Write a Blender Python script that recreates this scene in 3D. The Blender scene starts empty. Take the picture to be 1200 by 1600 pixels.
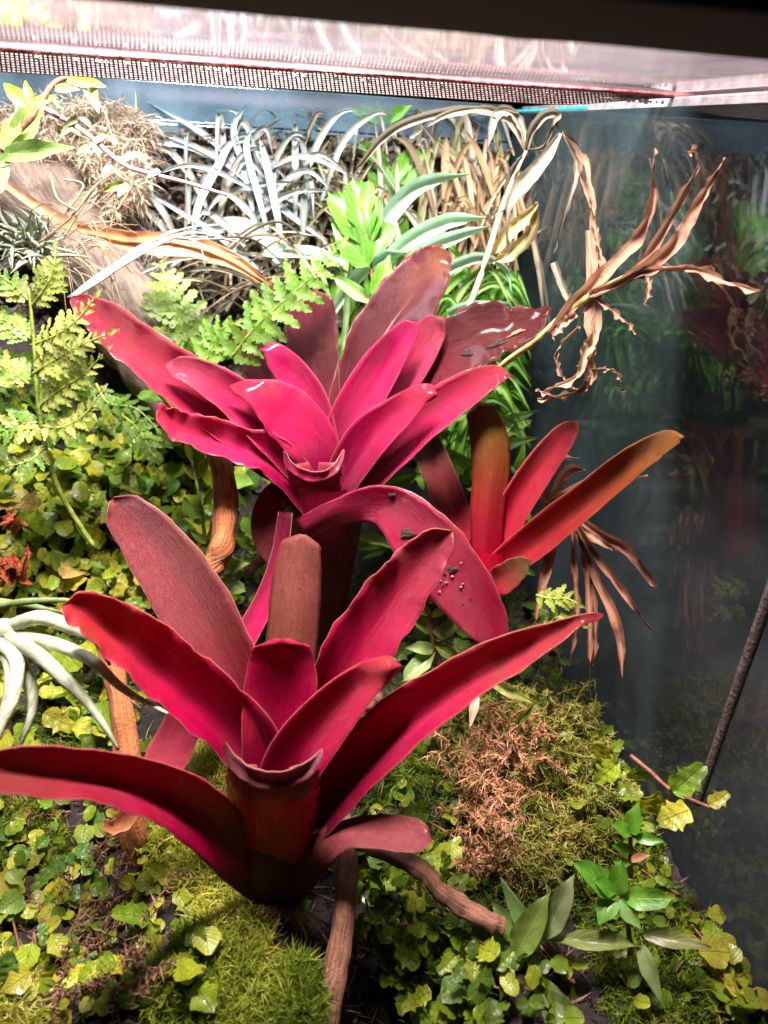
import bpy, math, random
import numpy as np
from mathutils import Vector, Matrix
random.seed(7); rs = np.random.RandomState(7)
S = bpy.context.scene; C = S.collection
# ------------------------------------------------------------------ camera
FPX = 1155.0                     # focal length in pixels of a 1200 x 1600 picture (26 mm lens)
yd = np.array([(368-600)/FPX, -(196-800)/FPX, -1.0]); yd /= np.linalg.norm(yd)
zu = -np.array([(465-600)/FPX, -(3060-800)/FPX, -1.0]); zu -= yd*(zu@yd); zu /= np.linalg.norm(zu)
xr = np.cross(yd, zu)
RW = np.array([xr, yd, zu])      # camera axes -> world axes (x right along the back wall, y away, z up)
cam_data = bpy.data.cameras.new('camera'); cam = bpy.data.objects.new('camera', cam_data); C.objects.link(cam)
cam_data.lens = 26*1.0; cam_data.sensor_width = 36*1600/1600.0; cam_data.sensor_fit = 'AUTO'
cam_data.lens = FPX/1600*36
cam_data.clip_start = 0.01; cam_data.clip_end = 20
cam.matrix_world = Matrix([list(RW[i])+[0] for i in range(3)]+[[0, 0, 0, 1]])
cam_data.dof.use_dof = True; cam_data.dof.focus_distance = 0.315; cam_data.dof.aperture_fstop = 11
S.camera = cam
# ------------------------------------------------------------------ world: a dim room round the tank
W = bpy.data.worlds.new('World'); S.world = W; W.use_nodes = True
W.node_tree.nodes['Background'].inputs[0].default_value = (0.9, 0.93, 1.0, 1)
W.node_tree.nodes['Background'].inputs[1].default_value = 0.012
S.view_settings.view_transform = 'Standard'; S.view_settings.look = 'None'
S.view_settings.exposure = 0.1; S.view_settings.gamma = 1.0
S.cycles.use_denoising = True
S.cycles.max_bounces = 10; S.cycles.transparent_max_bounces = 24; S.cycles.diffuse_bounces = 4; S.cycles.glossy_bounces = 4
S.cycles.caustics_reflective = False; S.cycles.caustics_refractive = False
S.cycles.sample_clamp_indirect = 4
# ------------------------------------------------------------------ lamps (the lamp tubes of the light over the tank)
def area(name, loc, target, sx, sy, power, col, spread=180):
    l = bpy.data.lights.new(name, 'AREA'); l.shape = 'RECTANGLE'; l.size = sx; l.size_y = sy
    l.energy = power; l.color = col; l.spread = math.radians(spread)
    o = bpy.data.objects.new(name, l); C.objects.link(o); o.location = loc
    o.rotation_euler = (Vector(target)-Vector(loc)).to_track_quat('-Z', 'Y').to_euler()
    return o
area('lamp_back', (-0.03, 0.40, 0.165), (-0.04, 0.41, -0.3), 0.38, 0.04, 1.5, (0.84, 0.94, 1.0))
area('lamp_front', (0.00, 0.235, 0.32), (-0.01, 0.25, -0.3), 0.22, 0.05, 10.5, (1.0, 0.90, 0.87), 130)
# ------------------------------------------------------------------ helpers
def ray(px, py):
    return RW @ np.array([(px-600)/FPX, -(py-800)/FPX, -1.0])
def P(px, py, d):                # world point seen at pixel px,py at d centimetres in front of the lens
    return ray(px, py)*d*0.01
def sm(a, b, x):
    t = np.clip((x-a)/(b-a), 0, 1); return t*t*(3-2*t)
def nz(x, y, s=0.0):
    return (np.sin(x*91+s)*np.cos(y*83-s*2)+0.6*np.sin(x*187-y*151+s*3)+0.4*np.cos(x*331+y*290+s))/2
def height(x, y):
    z = -0.272
    z = z+0.15*sm(0.27, 0.52, y)*sm(0.05, -0.10, x)+0.045*sm(0.30, 0.5, y)*sm(0.0, 0.1, x)
    z = z+0.022*np.exp(-(((x-0.135)/0.035)**2+((y-0.255)/0.05)**2))
    z = z+0.014*np.exp(-(((x+0.02)/0.035)**2+((y-0.165)/0.03)**2))
    z = z-0.045*np.exp(-(((x-0.045)/0.022)**2+((y-0.155)/0.035)**2))
    return z+0.005*nz(x, y)+0.0022*nz(x*3.1, y*3.3, 1.0)+0.0012*nz(x*7.1, y*6.7, 2.0)
GX = np.arange(-60, 1270, 8.0); GY = np.arange(480, 1700, 8.0)
_x, _y = np.meshgrid(GX, GY); _r = np.stack([(_x-600)/FPX, -(_y-800)/FPX, -np.ones_like(_x)], -1) @ RW.T
GT = np.full(_x.shape, np.nan)
for _t in np.arange(0.12, 0.95, 0.002):
    _p = _r*_t; _h = np.isnan(GT) & ((_p[..., 2] < height(_p[..., 0], _p[..., 1])) | (_p[..., 1] > 0.495)); GT[_h] = _t
GT[np.isnan(GT)] = 0.5
def G(px, py, up=0.0):           # where the ray through a pixel meets the ground
    fx = min(max((px+60)/8, 0), len(GX)-1.001); fy = min(max((py-480)/8, 0), len(GY)-1.001); i, j = int(fx), int(fy); u, v = fx-i, fy-j
    t = (GT[j, i]*(1-u)+GT[j, i+1]*u)*(1-v)+(GT[j+1, i]*(1-u)+GT[j+1, i+1]*u)*v
    return ray(px, py)*t
def mesh_obj(name, V, F, mat, parent=None, uv=None, smooth=True, color=None):
    me = bpy.data.meshes.new(name); me.from_pydata([tuple(v) for v in V], [], F); me.update()
    if uv is not None:
        l = me.uv_layers.new(name='uv'); UV = np.array(uv, dtype=np.float32)
        idx = np.empty(len(me.loops), dtype=np.int32); me.loops.foreach_get('vertex_index', idx)
        l.data.foreach_set('uv', UV[idx].ravel())
    if smooth: me.polygons.foreach_set('use_smooth', [True]*len(me.polygons))
    if mat: me.materials.append(mat)
    o = bpy.data.objects.new(name, me); C.objects.link(o)
    if parent:
        o.parent = parent
        o.matrix_parent_inverse = Matrix.Translation(-parent.location) if parent.type == 'EMPTY' else Matrix()
    if color: o.color = (*color, 0.25) if len(color) == 3 else color
    return o
def tag(o, label=None, cat=None, group=None, kind=None):
    if label: o['label'] = label
    if cat: o['category'] = cat
    if group: o['group'] = group
    if kind: o['kind'] = kind
    return o
def thing(name, loc, label, cat, group=None):
    o = bpy.data.objects.new(name, None); C.objects.link(o); o.location = tuple(loc); o.empty_display_size = 0.01
    return tag(o, label, cat, group)
def cr(A, n):                    # Catmull-Rom through rows of A, n samples
    A = np.array(A, float); B = np.vstack([2*A[0]-A[1], A, 2*A[-1]-A[-2]]); k = len(A)-1
    ts = np.linspace(0, k, n); out = []
    for t in ts:
        i = min(int(t), k-1); f = t-i; p0, p1, p2, p3 = B[i:i+4]
        out.append(0.5*((2*p1)+(-p0+p2)*f+(2*p0-5*p1+4*p2-p3)*f*f+(-p0+3*p1-3*p2+p3)*f**3))
    return np.array(out)
def grid_faces(n, m):
    return [(i*m+j, i*m+j+1, (i+1)*m+j+1, (i+1)*m+j) for i in range(n-1) for j in range(m-1)]
def strap(rows, name, mat, parent, color, n=44, m=13, tip=0.10, ruf=0.0, thick=0.0003, seed=0, tipk=0.5, bow=0, deep=1.0, label=None):
    """a strap leaf laid through rows (px,py,depth cm,width px,tilt cm,channel cm,channel place)"""
    rows = [tuple(r)+(0, 0.4, 0)[len(r)-4:] for r in rows]
    A = cr(rows, n); V = []; UV = []
    R = np.random.RandomState(seed+11); ph = R.uniform(0, 6.28, 6)
    for i in range(n):
        v = i/(n-1); px, py, d, w, tilt, md, mf = A[i]
        a = A[min(i+1, n-1)]-A[max(i-1, 0)]; L = math.hypot(a[0], a[1])+1e-6; rx, ry = -a[1]/L, a[0]/L
        if i == n-1 and m > 9 and bow == 0: px += a[0]/L*5; py += a[1]/L*5
        if v > 1-tip: w = w*max(0.03, (1-((v-1+tip)/tip)**2))**tipk; 
        w = max(w, 1.0)
        Lp = P(px-rx*w/2, py-ry*w/2, d-tilt/2); Rp = P(px+rx*w/2, py+ry*w/2, d+tilt/2)
        bq = bow*min(1, v*1.3)**2; Mp = P(px+rx*mf*w/2-a[0]/L*bq, py+ry*mf*w/2-a[1]/L*bq, d+md*deep); X = Rp-Lp; T = P(px+a[0]/L, py+a[1]/L, d+a[2]/L)-P(px, py, d)
        N = np.cross(X, T); N /= (np.linalg.norm(N)+1e-9)
        for j in range(m):
            u = -1+2*j/(m-1); s = (u+1)/2
            p = Lp*(1-s)+Rp*s+(Mp-(Lp+Rp)/2)*(1-abs(u)**(1.6 if bow == 0 else 2.6))
            k = ph[0] if u < 0 else ph[3]
            wob = math.sin(v*23+k)*0.6+math.sin(v*41+k*2)*0.4+math.sin(v*67+k*3)*0.25
            p = p+N*ruf*0.001*wob*abs(u)**3*min(1, v*4)
            p = p+X*(0.038*ruf*(math.sin(v*37+k*1.7)*.6+math.sin(v*83+k)*.35+R.uniform(-.25, .25)*(abs(u) == 1))*abs(u)**4*(1 if u > 0 else -1))*min(1, v*4)
            V.append(p); UV.append((s, v))
    o = mesh_obj(name, V, grid_faces(n, m), mat, parent, UV, True, color)
    if thick:
        md_ = o.modifiers.new('thickness', 'SOLIDIFY'); md_.thickness = thick; md_.offset = 0
    if label: o['label'] = label
    return o
def tube_geo(pts, rad, sides=10, n=None, rough=0.0, seed=0, cap=True):
    pts = np.array(pts, float); rad = np.array(rad if hasattr(rad, '__len__') else [rad]*len(pts), float)
    A = np.column_stack([pts, rad]); n = n or max(8, len(pts)*6); A = cr(A, n); R = np.random.RandomState(seed)
    V = []; UV = []; up = np.array([0.3, 0.2, 1.0]); ph = R.uniform(0, 6, 8)
    for i in range(n):
        t = A[min(i+1, n-1), :3]-A[max(i-1, 0), :3]; t /= np.linalg.norm(t)+1e-9
        a = np.cross(t, up); a /= np.linalg.norm(a)+1e-9; b = np.cross(t, a)
        for j in range(sides):
            th = 2*math.pi*j/sides
            r = A[i, 3]*(1+rough*(math.sin(2*th+i*0.31+ph[0])*0.5+math.sin(3*th-i*0.53+ph[1])*0.4+math.sin(i*0.9+ph[2])*0.35+R.uniform(-.25, .25)))
            V.append(A[i, :3]+(a*math.cos(th)+b*math.sin(th))*max(r, 1e-5)); UV.append((j/sides, i/(n-1)))
    F = [(i*sides+j, i*sides+(j+1) % sides, (i+1)*sides+(j+1) % sides, (i+1)*sides+j) for i in range(n-1) for j in range(sides)]
    if cap: F.append(tuple(range(sides))[::-1]); F.append(tuple((n-1)*sides+j for j in range(sides)))
    return V, F, UV
def tube(name, pts, rad, mat, parent=None, sides=10, n=None, rough=0.0, seed=0, color=None):
    V, F, UV = tube_geo(pts, rad, sides, n, rough, seed)
    return mesh_obj(name, V, F, mat, parent, UV, True, color)
def join_tubes(name, items, mat, parent=None, sides=5, color=None, **k):
    V = []; F = []; UV = []
    for pts, r in items:
        v, f, u = tube_geo(pts, r, sides, **k); o = len(V); V += v; UV += u; F += [tuple(a+o for a in q) for q in f]
    return mesh_obj(name, V, F, mat, parent, UV, True, color)
def box_geo(x0, x1, y0, y1, z0, z1):
    V = [(x, y, z) for x in (x0, x1) for y in (y0, y1) for z in (z0, z1)]
    return V, [(0, 1, 3, 2), (4, 6, 7, 5), (0, 4, 5, 1), (2, 3, 7, 6), (0, 2, 6, 4), (1, 5, 7, 3)]
def boxo(name, b, mat, parent=None, bev=0.0):
    V, F = box_geo(*b); o = mesh_obj(name, V, F, mat, parent, None, False)
    if bev: q = o.modifiers.new('edge', 'BEVEL'); q.width = bev; q.segments = 2
    return o
# ------------------------------------------------------------------ materials
def newmat(name):
    m = bpy.data.materials.new(name); m.use_nodes = True; nt = m.node_tree; nt.nodes.clear()
    out = nt.nodes.new('ShaderNodeOutputMaterial')
    return m, nt, out
class N:
    def __init__(s, nt): s.nt = nt
    def n(s, t, **k):
        o = s.nt.nodes.new('ShaderNode'+t)
        for a, b in k.items(): setattr(o, a, b)
        return o
    def l(s, a, b): s.nt.links.new(a, b)
    def inp(s, sock, v):
        if hasattr(v, 'is_output'): s.l(v, sock)
        else: sock.default_value = v
    def math(s, op, a, b=0.0, c=None, clamp=False):
        o = s.n('Math', operation=op); o.use_clamp = clamp; s.inp(o.inputs[0], a); s.inp(o.inputs[1], b)
        if c is not None: s.inp(o.inputs[2], c)
        return o.outputs[0]
    def mix(s, f, a, b, mode='MIX'):
        o = s.n('Mix', data_type='RGBA', blend_type=mode); s.inp(o.inputs[0], f)
        for k, v in ((6, a), (7, b)): s.inp(o.inputs[k], v if hasattr(v, 'is_output') else (*v, 1))
        return o.outputs[2]
    def ramp(s, f, a, b):
        o = s.n('MapRange', interpolation_type='SMOOTHSTEP'); s.inp(o.inputs[0], f); o.inputs[1].default_value = a; o.inputs[2].default_value = b
        return o.outputs[0]
    def noise(s, vec, sc, det=3, rough=0.55):
        o = s.n('TexNoise'); s.l(vec, o.inputs['Vector']); o.inputs['Scale'].default_value = sc; o.inputs['Detail'].default_value = det
        o.inputs['Roughness'].default_value = rough; return o.outputs['Fac']
    def xyz(s, v):
        o = s.n('SeparateXYZ'); s.l(v, o.inputs[0]); return o.outputs
    def comb(s, x, y, z=0.0):
        o = s.n('CombineXYZ'); s.inp(o.inputs[0], x); s.inp(o.inputs[1], y); s.inp(o.inputs[2], z); return o.outputs[0]
    def bump(s, h, st, dist=0.001):
        o = s.n('Bump'); s.inp(o.inputs['Height'], h); o.inputs['Strength'].default_value = st; o.inputs['Distance'].default_value = dist; return o.outputs[0]
    def unused(s): pass
    def bsdf(s, col, rough=0.5, normal=None, spec=0.5, transl=0.0, tcol=None, coat=0.0, out=None):
        p = s.n('BsdfPrincipled'); s.inp(p.inputs['Base Color'], col if hasattr(col, 'is_output') else (*col, 1)); s.inp(p.inputs['Roughness'], rough)
        p.inputs['Specular IOR Level'].default_value = spec; p.inputs['Coat Weight'].default_value = coat; p.inputs['Coat Roughness'].default_value = 0.10
        if normal: s.l(normal, p.inputs['Normal'])
        r = p.outputs[0]
        if transl:
            t = s.n('BsdfTranslucent'); c = tcol or col; s.inp(t.inputs[0], c if hasattr(c, 'is_output') else (*c, 1))
            mx = s.n('MixShader'); s.inp(mx.inputs[0], transl); s.l(r, mx.inputs[1]); s.l(t.outputs[0], mx.inputs[2]); r = mx.outputs[0]
        if out: s.l(r, out.inputs[0])
        return r
def mat_bromeliad(name, hot, wet=0.0, reach=(0.05, 0.75), rough=0.30, base=0.0):
    m, nt, out = newmat(name); b = N(nt)
    uv = b.n('TexCoord').outputs['UV']; U, Vv, _ = b.xyz(uv); ob = b.n('TexCoord').outputs['Object']
    oin = b.n('ObjectInfo'); oi = oin.outputs['Color']
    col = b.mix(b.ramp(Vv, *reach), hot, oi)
    st = b.noise(b.comb(b.math('MULTIPLY', U, 95), b.math('MULTIPLY', Vv, 5)), 1.0, 5, 0.7)
    blot = b.noise(ob, 55, 4)
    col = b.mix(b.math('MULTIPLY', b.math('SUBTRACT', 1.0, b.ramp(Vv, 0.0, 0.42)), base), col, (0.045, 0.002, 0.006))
    col = b.mix(b.ramp(st, 0.3, 0.75), b.mix(0.55, col, (0.06, 0.001, 0.010)), col)
    col = b.mix(b.math('MULTIPLY', b.ramp(blot, 0.52, 0.75), b.math('MULTIPLY', Vv, 0.55)), col, (0.20, 0.075, 0.02))
    pow_ = b.noise(ob, 2200, 2, 0.8)
    dust = b.math('MULTIPLY', b.math('MULTIPLY', b.ramp(pow_, 0.45, 0.7), b.ramp(Vv, 0.2, 0.8)), b.math('MULTIPLY', oin.outputs['Alpha'], 0.75))
    col = b.mix(dust, col, (0.50, 0.17, 0.20)); mot = b.noise(ob, 190, 4, 0.65); col = b.mix(b.math('MULTIPLY', b.ramp(mot, 0.50, 0.72), 0.30), col, (0.14, 0.012, 0.012))
    edge = b.math('ABSOLUTE', b.math('SUBTRACT', U, 0.5))
    en = b.math('ADD', edge, b.math('MULTIPLY', b.math('SUBTRACT', b.noise(b.comb(U, b.math('MULTIPLY', Vv, 60)), 1.0, 2), 0.5), 0.014))
    col = b.mix(b.math('MULTIPLY', b.ramp(en, 0.488, 0.504), 0.50), col, (0.55, 0.28, 0.18))
    vor = b.n('TexVoronoi'); b.l(ob, vor.inputs['Vector']); vor.inputs['Scale'].default_value = 210
    spk = b.math('LESS_THAN', vor.outputs['Distance'], 0.075)
    col = b.mix(b.math('MULTIPLY', spk, 0.75), col, (0.03, 0.008, 0.006))
    h = b.math('ADD', b.math('MULTIPLY', st, 0.8), b.math('MULTIPLY', pow_, 0.25))
    nrm = b.bump(b.math('ADD', h, b.math('MULTIPLY', mot, 0.5)), 0.8, 0.0010)
    rg = b.math('ADD', rough, b.math('MULTIPLY', b.math('SUBTRACT', blot, 0.5), 0.25))
    b.bsdf(col, rg, nrm, 0.27, 0.30, b.mix(0.2, col, (0.85, 0.004, 0.04)), wet, out)
    return m
def mat_foliage(name, vein=(0.55, 0.62, 0.15), veinf=0.35, transl=0.35, rough=0.35, quilt=1.0, blot=(0.35, 0.13, 0.02), blotf=0.25, wet=0.0):
    m, nt, out = newmat(name); b = N(nt)
    uv = b.n('TexCoord').outputs['UV']; U, Vv, _ = b.xyz(uv); ob = b.n('NewGeometry').outputs['Position']
    oi = b.n('ObjectInfo').outputs['Color']
    au = b.math('ABSOLUTE', b.math('SUBTRACT', U, 0.5))
    mid = b.math('SUBTRACT', 1.0, b.ramp(au, 0.0, 0.035))
    sv = b.math('SINE', b.math('MULTIPLY', b.math('SUBTRACT', Vv, b.math('MULTIPLY', au, 0.75)), 40))
    side = b.ramp(sv, 0.8, 1.0)
    vn = b.math('MAXIMUM', mid, b.math('MULTIPLY', side, 0.75))
    n1 = b.noise(ob, 60, 3); n2 = b.noise(ob, 420, 3)
    col = b.mix(b.ramp(n1, 0.35, 0.7), oi, b.mix(0.6, oi, (0.02, 0.05, 0.004)))
    col = b.mix(b.math('MULTIPLY', b.ramp(n2, 0.55, 0.8), blotf), col, blot)
    col = b.mix(b.math('MULTIPLY', vn, veinf), col, vein)
    h = b.math('ADD', b.math('MULTIPLY', vn, -1.0), b.math('MULTIPLY', n2, 0.5))
    nrm = b.bump(h, 0.6*quilt, 0.0008)
    b.bsdf(col, rough, nrm, 0.5, transl, b.mix(0.3, col, (0.45, 0.6, 0.02)), wet, out)
    return m
def mat_dry(name, a, c, dark=(0.06, 0.03, 0.015), transl=0.3, darkf=0.5, isl=True):
    m, nt, out = newmat(name); b = N(nt)
    uv = b.n('TexCoord').outputs['UV']; U, Vv, _ = b.xyz(uv); geo = b.n('NewGeometry'); ob = geo.outputs['Position']
    oi = b.n('ObjectInfo')
    st = b.noise(b.comb(b.math('MULTIPLY', U, 14), b.math('MULTIPLY', Vv, 5), oi.outputs['Random']), 1.0, 4)
    n1 = b.noise(ob, 75, 4)
    col = b.mix(b.ramp(st, 0.3, 0.7), a, c)
    col = b.mix(1.0, col, oi.outputs['Color'], 'MULTIPLY')
    col = b.mix(b.math('MULTIPLY', b.ramp(n1, 0.5, 0.72), darkf), col, dark)
    b.bsdf(col, 0.6, b.bump(st, 0.6, 0.0008), 0.3, transl, None, 0, out)
    return m
def mat_wood(name, a, c, d, sc=1.0, rough=0.65, bm=1.0):
    m, nt, out = newmat(name); b = N(nt)
    uv = b.n('TexCoord').outputs['UV']; U, Vv, _ = b.xyz(uv); ob = b.n('TexCoord').outputs['Object']
    th = b.math('MULTIPLY', U, 6.2832)
    st = b.noise(b.comb(b.math('MULTIPLY', b.math('COSINE', th), 4*sc), b.math('MULTIPLY', b.math('SINE', th), 4*sc), b.math('MULTIPLY', Vv, 5*sc)), 1.0, 6, 0.65)
    n1 = b.noise(ob, 90, 4); n2 = b.noise(ob, 700, 3, 0.7)
    col = b.mix(b.ramp(st, 0.35, 0.65), a, c)
    col = b.mix(b.math('MULTIPLY', b.ramp(n1, 0.5, 0.7), 0.7), col, d)
    col = b.mix(b.math('MULTIPLY', b.ramp(n2, 0.55, 0.75), 0.4), col, d)
    h = b.math('ADD', st, b.math('MULTIPLY', n2, 0.35))
    b.bsdf(col, rough, b.bump(h, bm, 0.0022), 0.4, 0, None, 0, out)
    return m
def mat_island(name, cols, rough=0.5, transl=0.3, sp=0.4):
    """colour by single blade of a mass and by place"""
    m, nt, out = newmat(name); b = N(nt); g = b.n('NewGeometry')
    r = b.n('ValToRGB'); e = r.color_ramp.elements
    b.l(b.math('ADD', b.math('MULTIPLY', g.outputs['Random Per Island'], 0.55), b.math('MULTIPLY', b.ramp(b.noise(g.outputs['Position'], 45, 3), 0.3, 0.7), 0.45)), r.inputs[0])
    while len(e) < len(cols): e.new(0.5)
    for i, c in enumerate(cols): e[i].position = i/(len(cols)-1); e[i].color = (*c, 1)
    b.bsdf(r.outputs[0], rough, None, sp, transl, None, 0, out)
    return m
def mat_plain(name, col, rough=0.5, metal=0.0, ns=0, var=0.3, bump=0.0):
    m, nt, out = newmat(name); b = N(nt); ob = b.n('NewGeometry').outputs['Position']
    c = (*col, 1)
    if ns:
        f = b.noise(ob, ns, 4); c = b.mix(b.ramp(f, 0.3, 0.7), tuple(x*(1-var) for x in col), tuple(min(1, x*(1+var)) for x in col))
        nrm = b.bump(f, bump, 0.002) if bump else None
    else: nrm = None
    p = b.n('BsdfPrincipled'); b.inp(p.inputs['Base Color'], c); p.inputs['Roughness'].default_value = rough; p.inputs['Metallic'].default_value = metal
    if nrm: b.l(nrm, p.inputs['Normal'])
    b.l(p.outputs[0], out.inputs[0]); return m
def mat_glass(name, tint=(0.96, 0.98, 0.97), refl=0.06, film=0.05, filmcol=(0.6, 0.65, 0.68), streaks=0.0, rough=0.02, shade_edge=None, specks=0.0):
    m, nt, out = newmat(name); b = N(nt); ob = b.n('NewGeometry').outputs['Position']
    tr = b.n('BsdfTransparent'); tr.inputs[0].default_value = (*tint, 1)
    gl = b.n('BsdfGlossy'); gl.inputs[1].default_value = rough
    fz = b.math('POWER', b.n('LayerWeight').outputs['Facing'], 5.0); b.nt.nodes[-1]
    fr = b.math('ADD', refl, b.math('MULTIPLY', fz, 0.9), None, True)
    s = b.n('MixShader'); b.l(fr, s.inputs[0]); b.l(tr.outputs[0], s.inputs[1]); b.l(gl.outputs[0], s.inputs[2])
    df = b.n('BsdfDiffuse'); df.inputs[0].default_value = (*filmcol, 1)
    tl = b.n('BsdfTranslucent'); tl.inputs[0].default_value = (*filmcol, 1)
    ds = b.n('MixShader'); ds.inputs[0].default_value = 0.5; b.l(df.outputs[0], ds.inputs[1]); b.l(tl.outputs[0], ds.inputs[2])
    x, y, z = b.xyz(ob)
    n1 = b.noise(ob, 18, 5); n2 = b.noise(b.comb(x, y, b.math('MULTIPLY', z, 0.2)), 60, 3)
    f = b.math('MULTIPLY', b.math('ADD', b.math('MULTIPLY', b.ramp(n1, 0.25, 0.75), 0.7), b.math('MULTIPLY', n2, 0.6)), film)
    if shade_edge: f = b.math('MULTIPLY', f, b.math('ADD', 0.12, b.ramp(b.math('SUBTRACT', y, b.math('MULTIPLY', z, 0.32)), shade_edge[0], shade_edge[1])))  # film thinned past a slanted line, painting the lamp's shadow edge on the pane
    if specks:
        v = b.n('TexVoronoi'); b.l(ob, v.inputs['Vector']); v.inputs['Scale'].default_value = 260
        sel = b.math('LESS_THAN', v.outputs['Distance'], b.math('MULTIPLY', b.ramp(b.xyz(v.outputs['Color'])[0], 0.86, 1.0), 0.13))
        f = b.math('ADD', f, b.math('MULTIPLY', sel, specks), None, True)
    if streaks:
        w = b.noise(b.comb(b.math('MULTIPLY', x, 25), b.math('MULTIPLY', y, 260), z), 1.0, 4, 0.7)
        f = b.math('ADD', f, b.math('MULTIPLY', b.ramp(w, 0.52, 0.8), streaks), None, True)
    s2 = b.n('MixShader'); b.l(f, s2.inputs[0]); b.l(s.outputs[0], s2.inputs[1]); b.l(ds.outputs[0], s2.inputs[2])
    b.l(s2.outputs[0], out.inputs[0]); return m
def mat_emit(name, col, st):
    m, nt, out = newmat(name); b = N(nt); e = b.n('Emission'); e.inputs[0].default_value = (*col, 1); e.inputs[1].default_value = st
    b.l(e.outputs[0], out.inputs[0]); return m
# ------------------------------------------------------------------ the tank
XW = 0.176                       # inner face of the right glass
M_soil = mat_plain('soil', (0.011, 0.007, 0.005), 0.85, 0, 240, 0.8, 1.0)
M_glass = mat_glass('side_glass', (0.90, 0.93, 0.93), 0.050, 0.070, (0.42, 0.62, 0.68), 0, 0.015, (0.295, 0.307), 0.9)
M_backglass = mat_glass('back_glass', (0.95, 0.98, 1.0), 0.05, 0.04)
M_lid = mat_glass('lid_plastic', (0.93, 0.90, 0.91), 0.11, 0.085, (0.74, 0.64, 0.68), 0.12, 0.06)  # pale streaks painted in for the grass reflected in the lid
M_black = mat_plain('black_plastic', (0.010, 0.009, 0.009), 0.45, 0, 60, 0.4, 0.2)
M_wire = mat_plain('mesh_wire', (0.20, 0.16, 0.16), 0.5, 0.3, 400, 0.5)
M_edge = mat_plain('screen_edge', (0.42, 0.13, 0.15), 0.4, 0.2, 300, 0.6, 0.4)
M_rim = mat_glass('blue_rim', (0.62, 0.80, 0.92), 0.12, 0.40, (0.42, 0.60, 0.72), 0.25, 0.08)
M_cyan = mat_plain('cyan_seal', (0.02, 0.45, 0.55), 0.3, 0, 90, 0.3)
M_seam = mat_plain('silicone_seam', (0.10, 0.075, 0.07), 0.5, 0, 700, 0.5, 0.5)
M_outer = mat_plain('room_wall', (0.030, 0.032, 0.036), 0.9, 0, 8, 0.5)
M_panel = mat_plain('substrate', (0.085, 0.068, 0.055), 0.9, 0, 160, 0.75, 1.0)
M_drop = mat_plain('droplet', (0.9, 0.85, 0.86), 0.05)

# ground
gx = np.linspace(-0.36, XW-0.001, 260); gy = np.linspace(0.02, 0.507, 260)
V = [(x, y, height(x, y)+0.0025*rs.rand()-0.001) for y in gy for x in gx]
g = mesh_obj('ground', V, grid_faces(260, 260), M_soil); tag(g, kind='structure')
V, F = box_geo(-0.37, XW+0.003, 0.0, 0.53, -0.36, -0.34); tag(mesh_obj('tank_floor', V, F, M_black, smooth=False), kind='structure')
tag(boxo('room_floor', (-3, 3, -2, 3, -0.42, -0.40), M_outer), kind='structure')
tag(boxo('room_wall', (-3, 3, 2.5, 2.55, -0.40, 2.0), M_outer), kind='structure')
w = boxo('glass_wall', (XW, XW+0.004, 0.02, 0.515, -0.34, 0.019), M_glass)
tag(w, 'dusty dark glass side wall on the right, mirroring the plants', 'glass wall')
w = boxo('glass_wall', (-0.36, XW, 0.519, 0.523, -0.34, 0.019), M_backglass)
tag(w, 'clear back glass wall behind the grasses', 'glass wall')
t = thing('glass_rim', (0, 0.514, 0.0), 'pale blue glass rim along the top of the back wall', 'glass rim')
boxo('rim_strip', (-0.36, XW-0.004, 0.5085, 0.5125, 0.0, 0.0204), M_rim, t, 0.0006)
boxo('rim_strip', (-0.36, XW-0.004, 0.5055, 0.5083, -0.006, -0.001), M_rim, t, 0.0005)
boxo('seal', (XW-0.0035, XW-0.0012, 0.40, 0.512, 0.0165, 0.0180), M_cyan, t, 0.0003)
s_ = tube('corner_seam', [(XW-0.0005, 0.186, z) for z in (-0.235, -0.2, -0.1, 0.0, 0.018)], 0.0019, M_seam, sides=10, rough=0.12)
tag(s_, 'brown vertical silicone seam on the right glass', 'seam')
# substrate panel: rough chips in front of the back glass
n, m = 130, 210; V = []
for i in range(n):
    for j in range(m):
        x = -0.34+0.50*j/(m-1); z = -0.30+0.298*i/(n-1)
        V.append((x, 0.512-0.010*abs(math.sin(x*140+z*90)*math.cos(z*210-x*60))-0.006*rs.rand(), z))
o = mesh_obj('substrate_wall', V, grid_faces(n, m), M_panel, smooth=False); tag(o, 'rough grey brown substrate backing behind the dried grasses', 'backing')
V = []; F = []
for k in range(2600):
    c = np.array([rs.uniform(-0.30, 0.155), 0.501-rs.uniform(0, 0.006), rs.uniform(-0.20, -0.006)]); r = rs.uniform(0.001, 0.004)
    D = rs.normal(size=(4, 3)); D /= np.linalg.norm(D, axis=1)[:, None]; b0 = len(V)
    for q in range(4): V.append(c+D[q]*r*np.array([1.3, .6, 1]))
    F += [(b0, b0+1, b0+2), (b0, b0+2, b0+3), (b0, b0+3, b0+1), (b0+1, b0+3, b0+2)]
o = mesh_obj('bark_chips', V, F, mat_island('chips', [(0.02, 0.015, 0.012), (0.10, 0.08, 0.065), (0.22, 0.19, 0.16)], 0.8, 0.0), smooth=False)
tag(o, 'loose bark chips pressed against the back wall', 'bark chips', kind='stuff')
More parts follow.
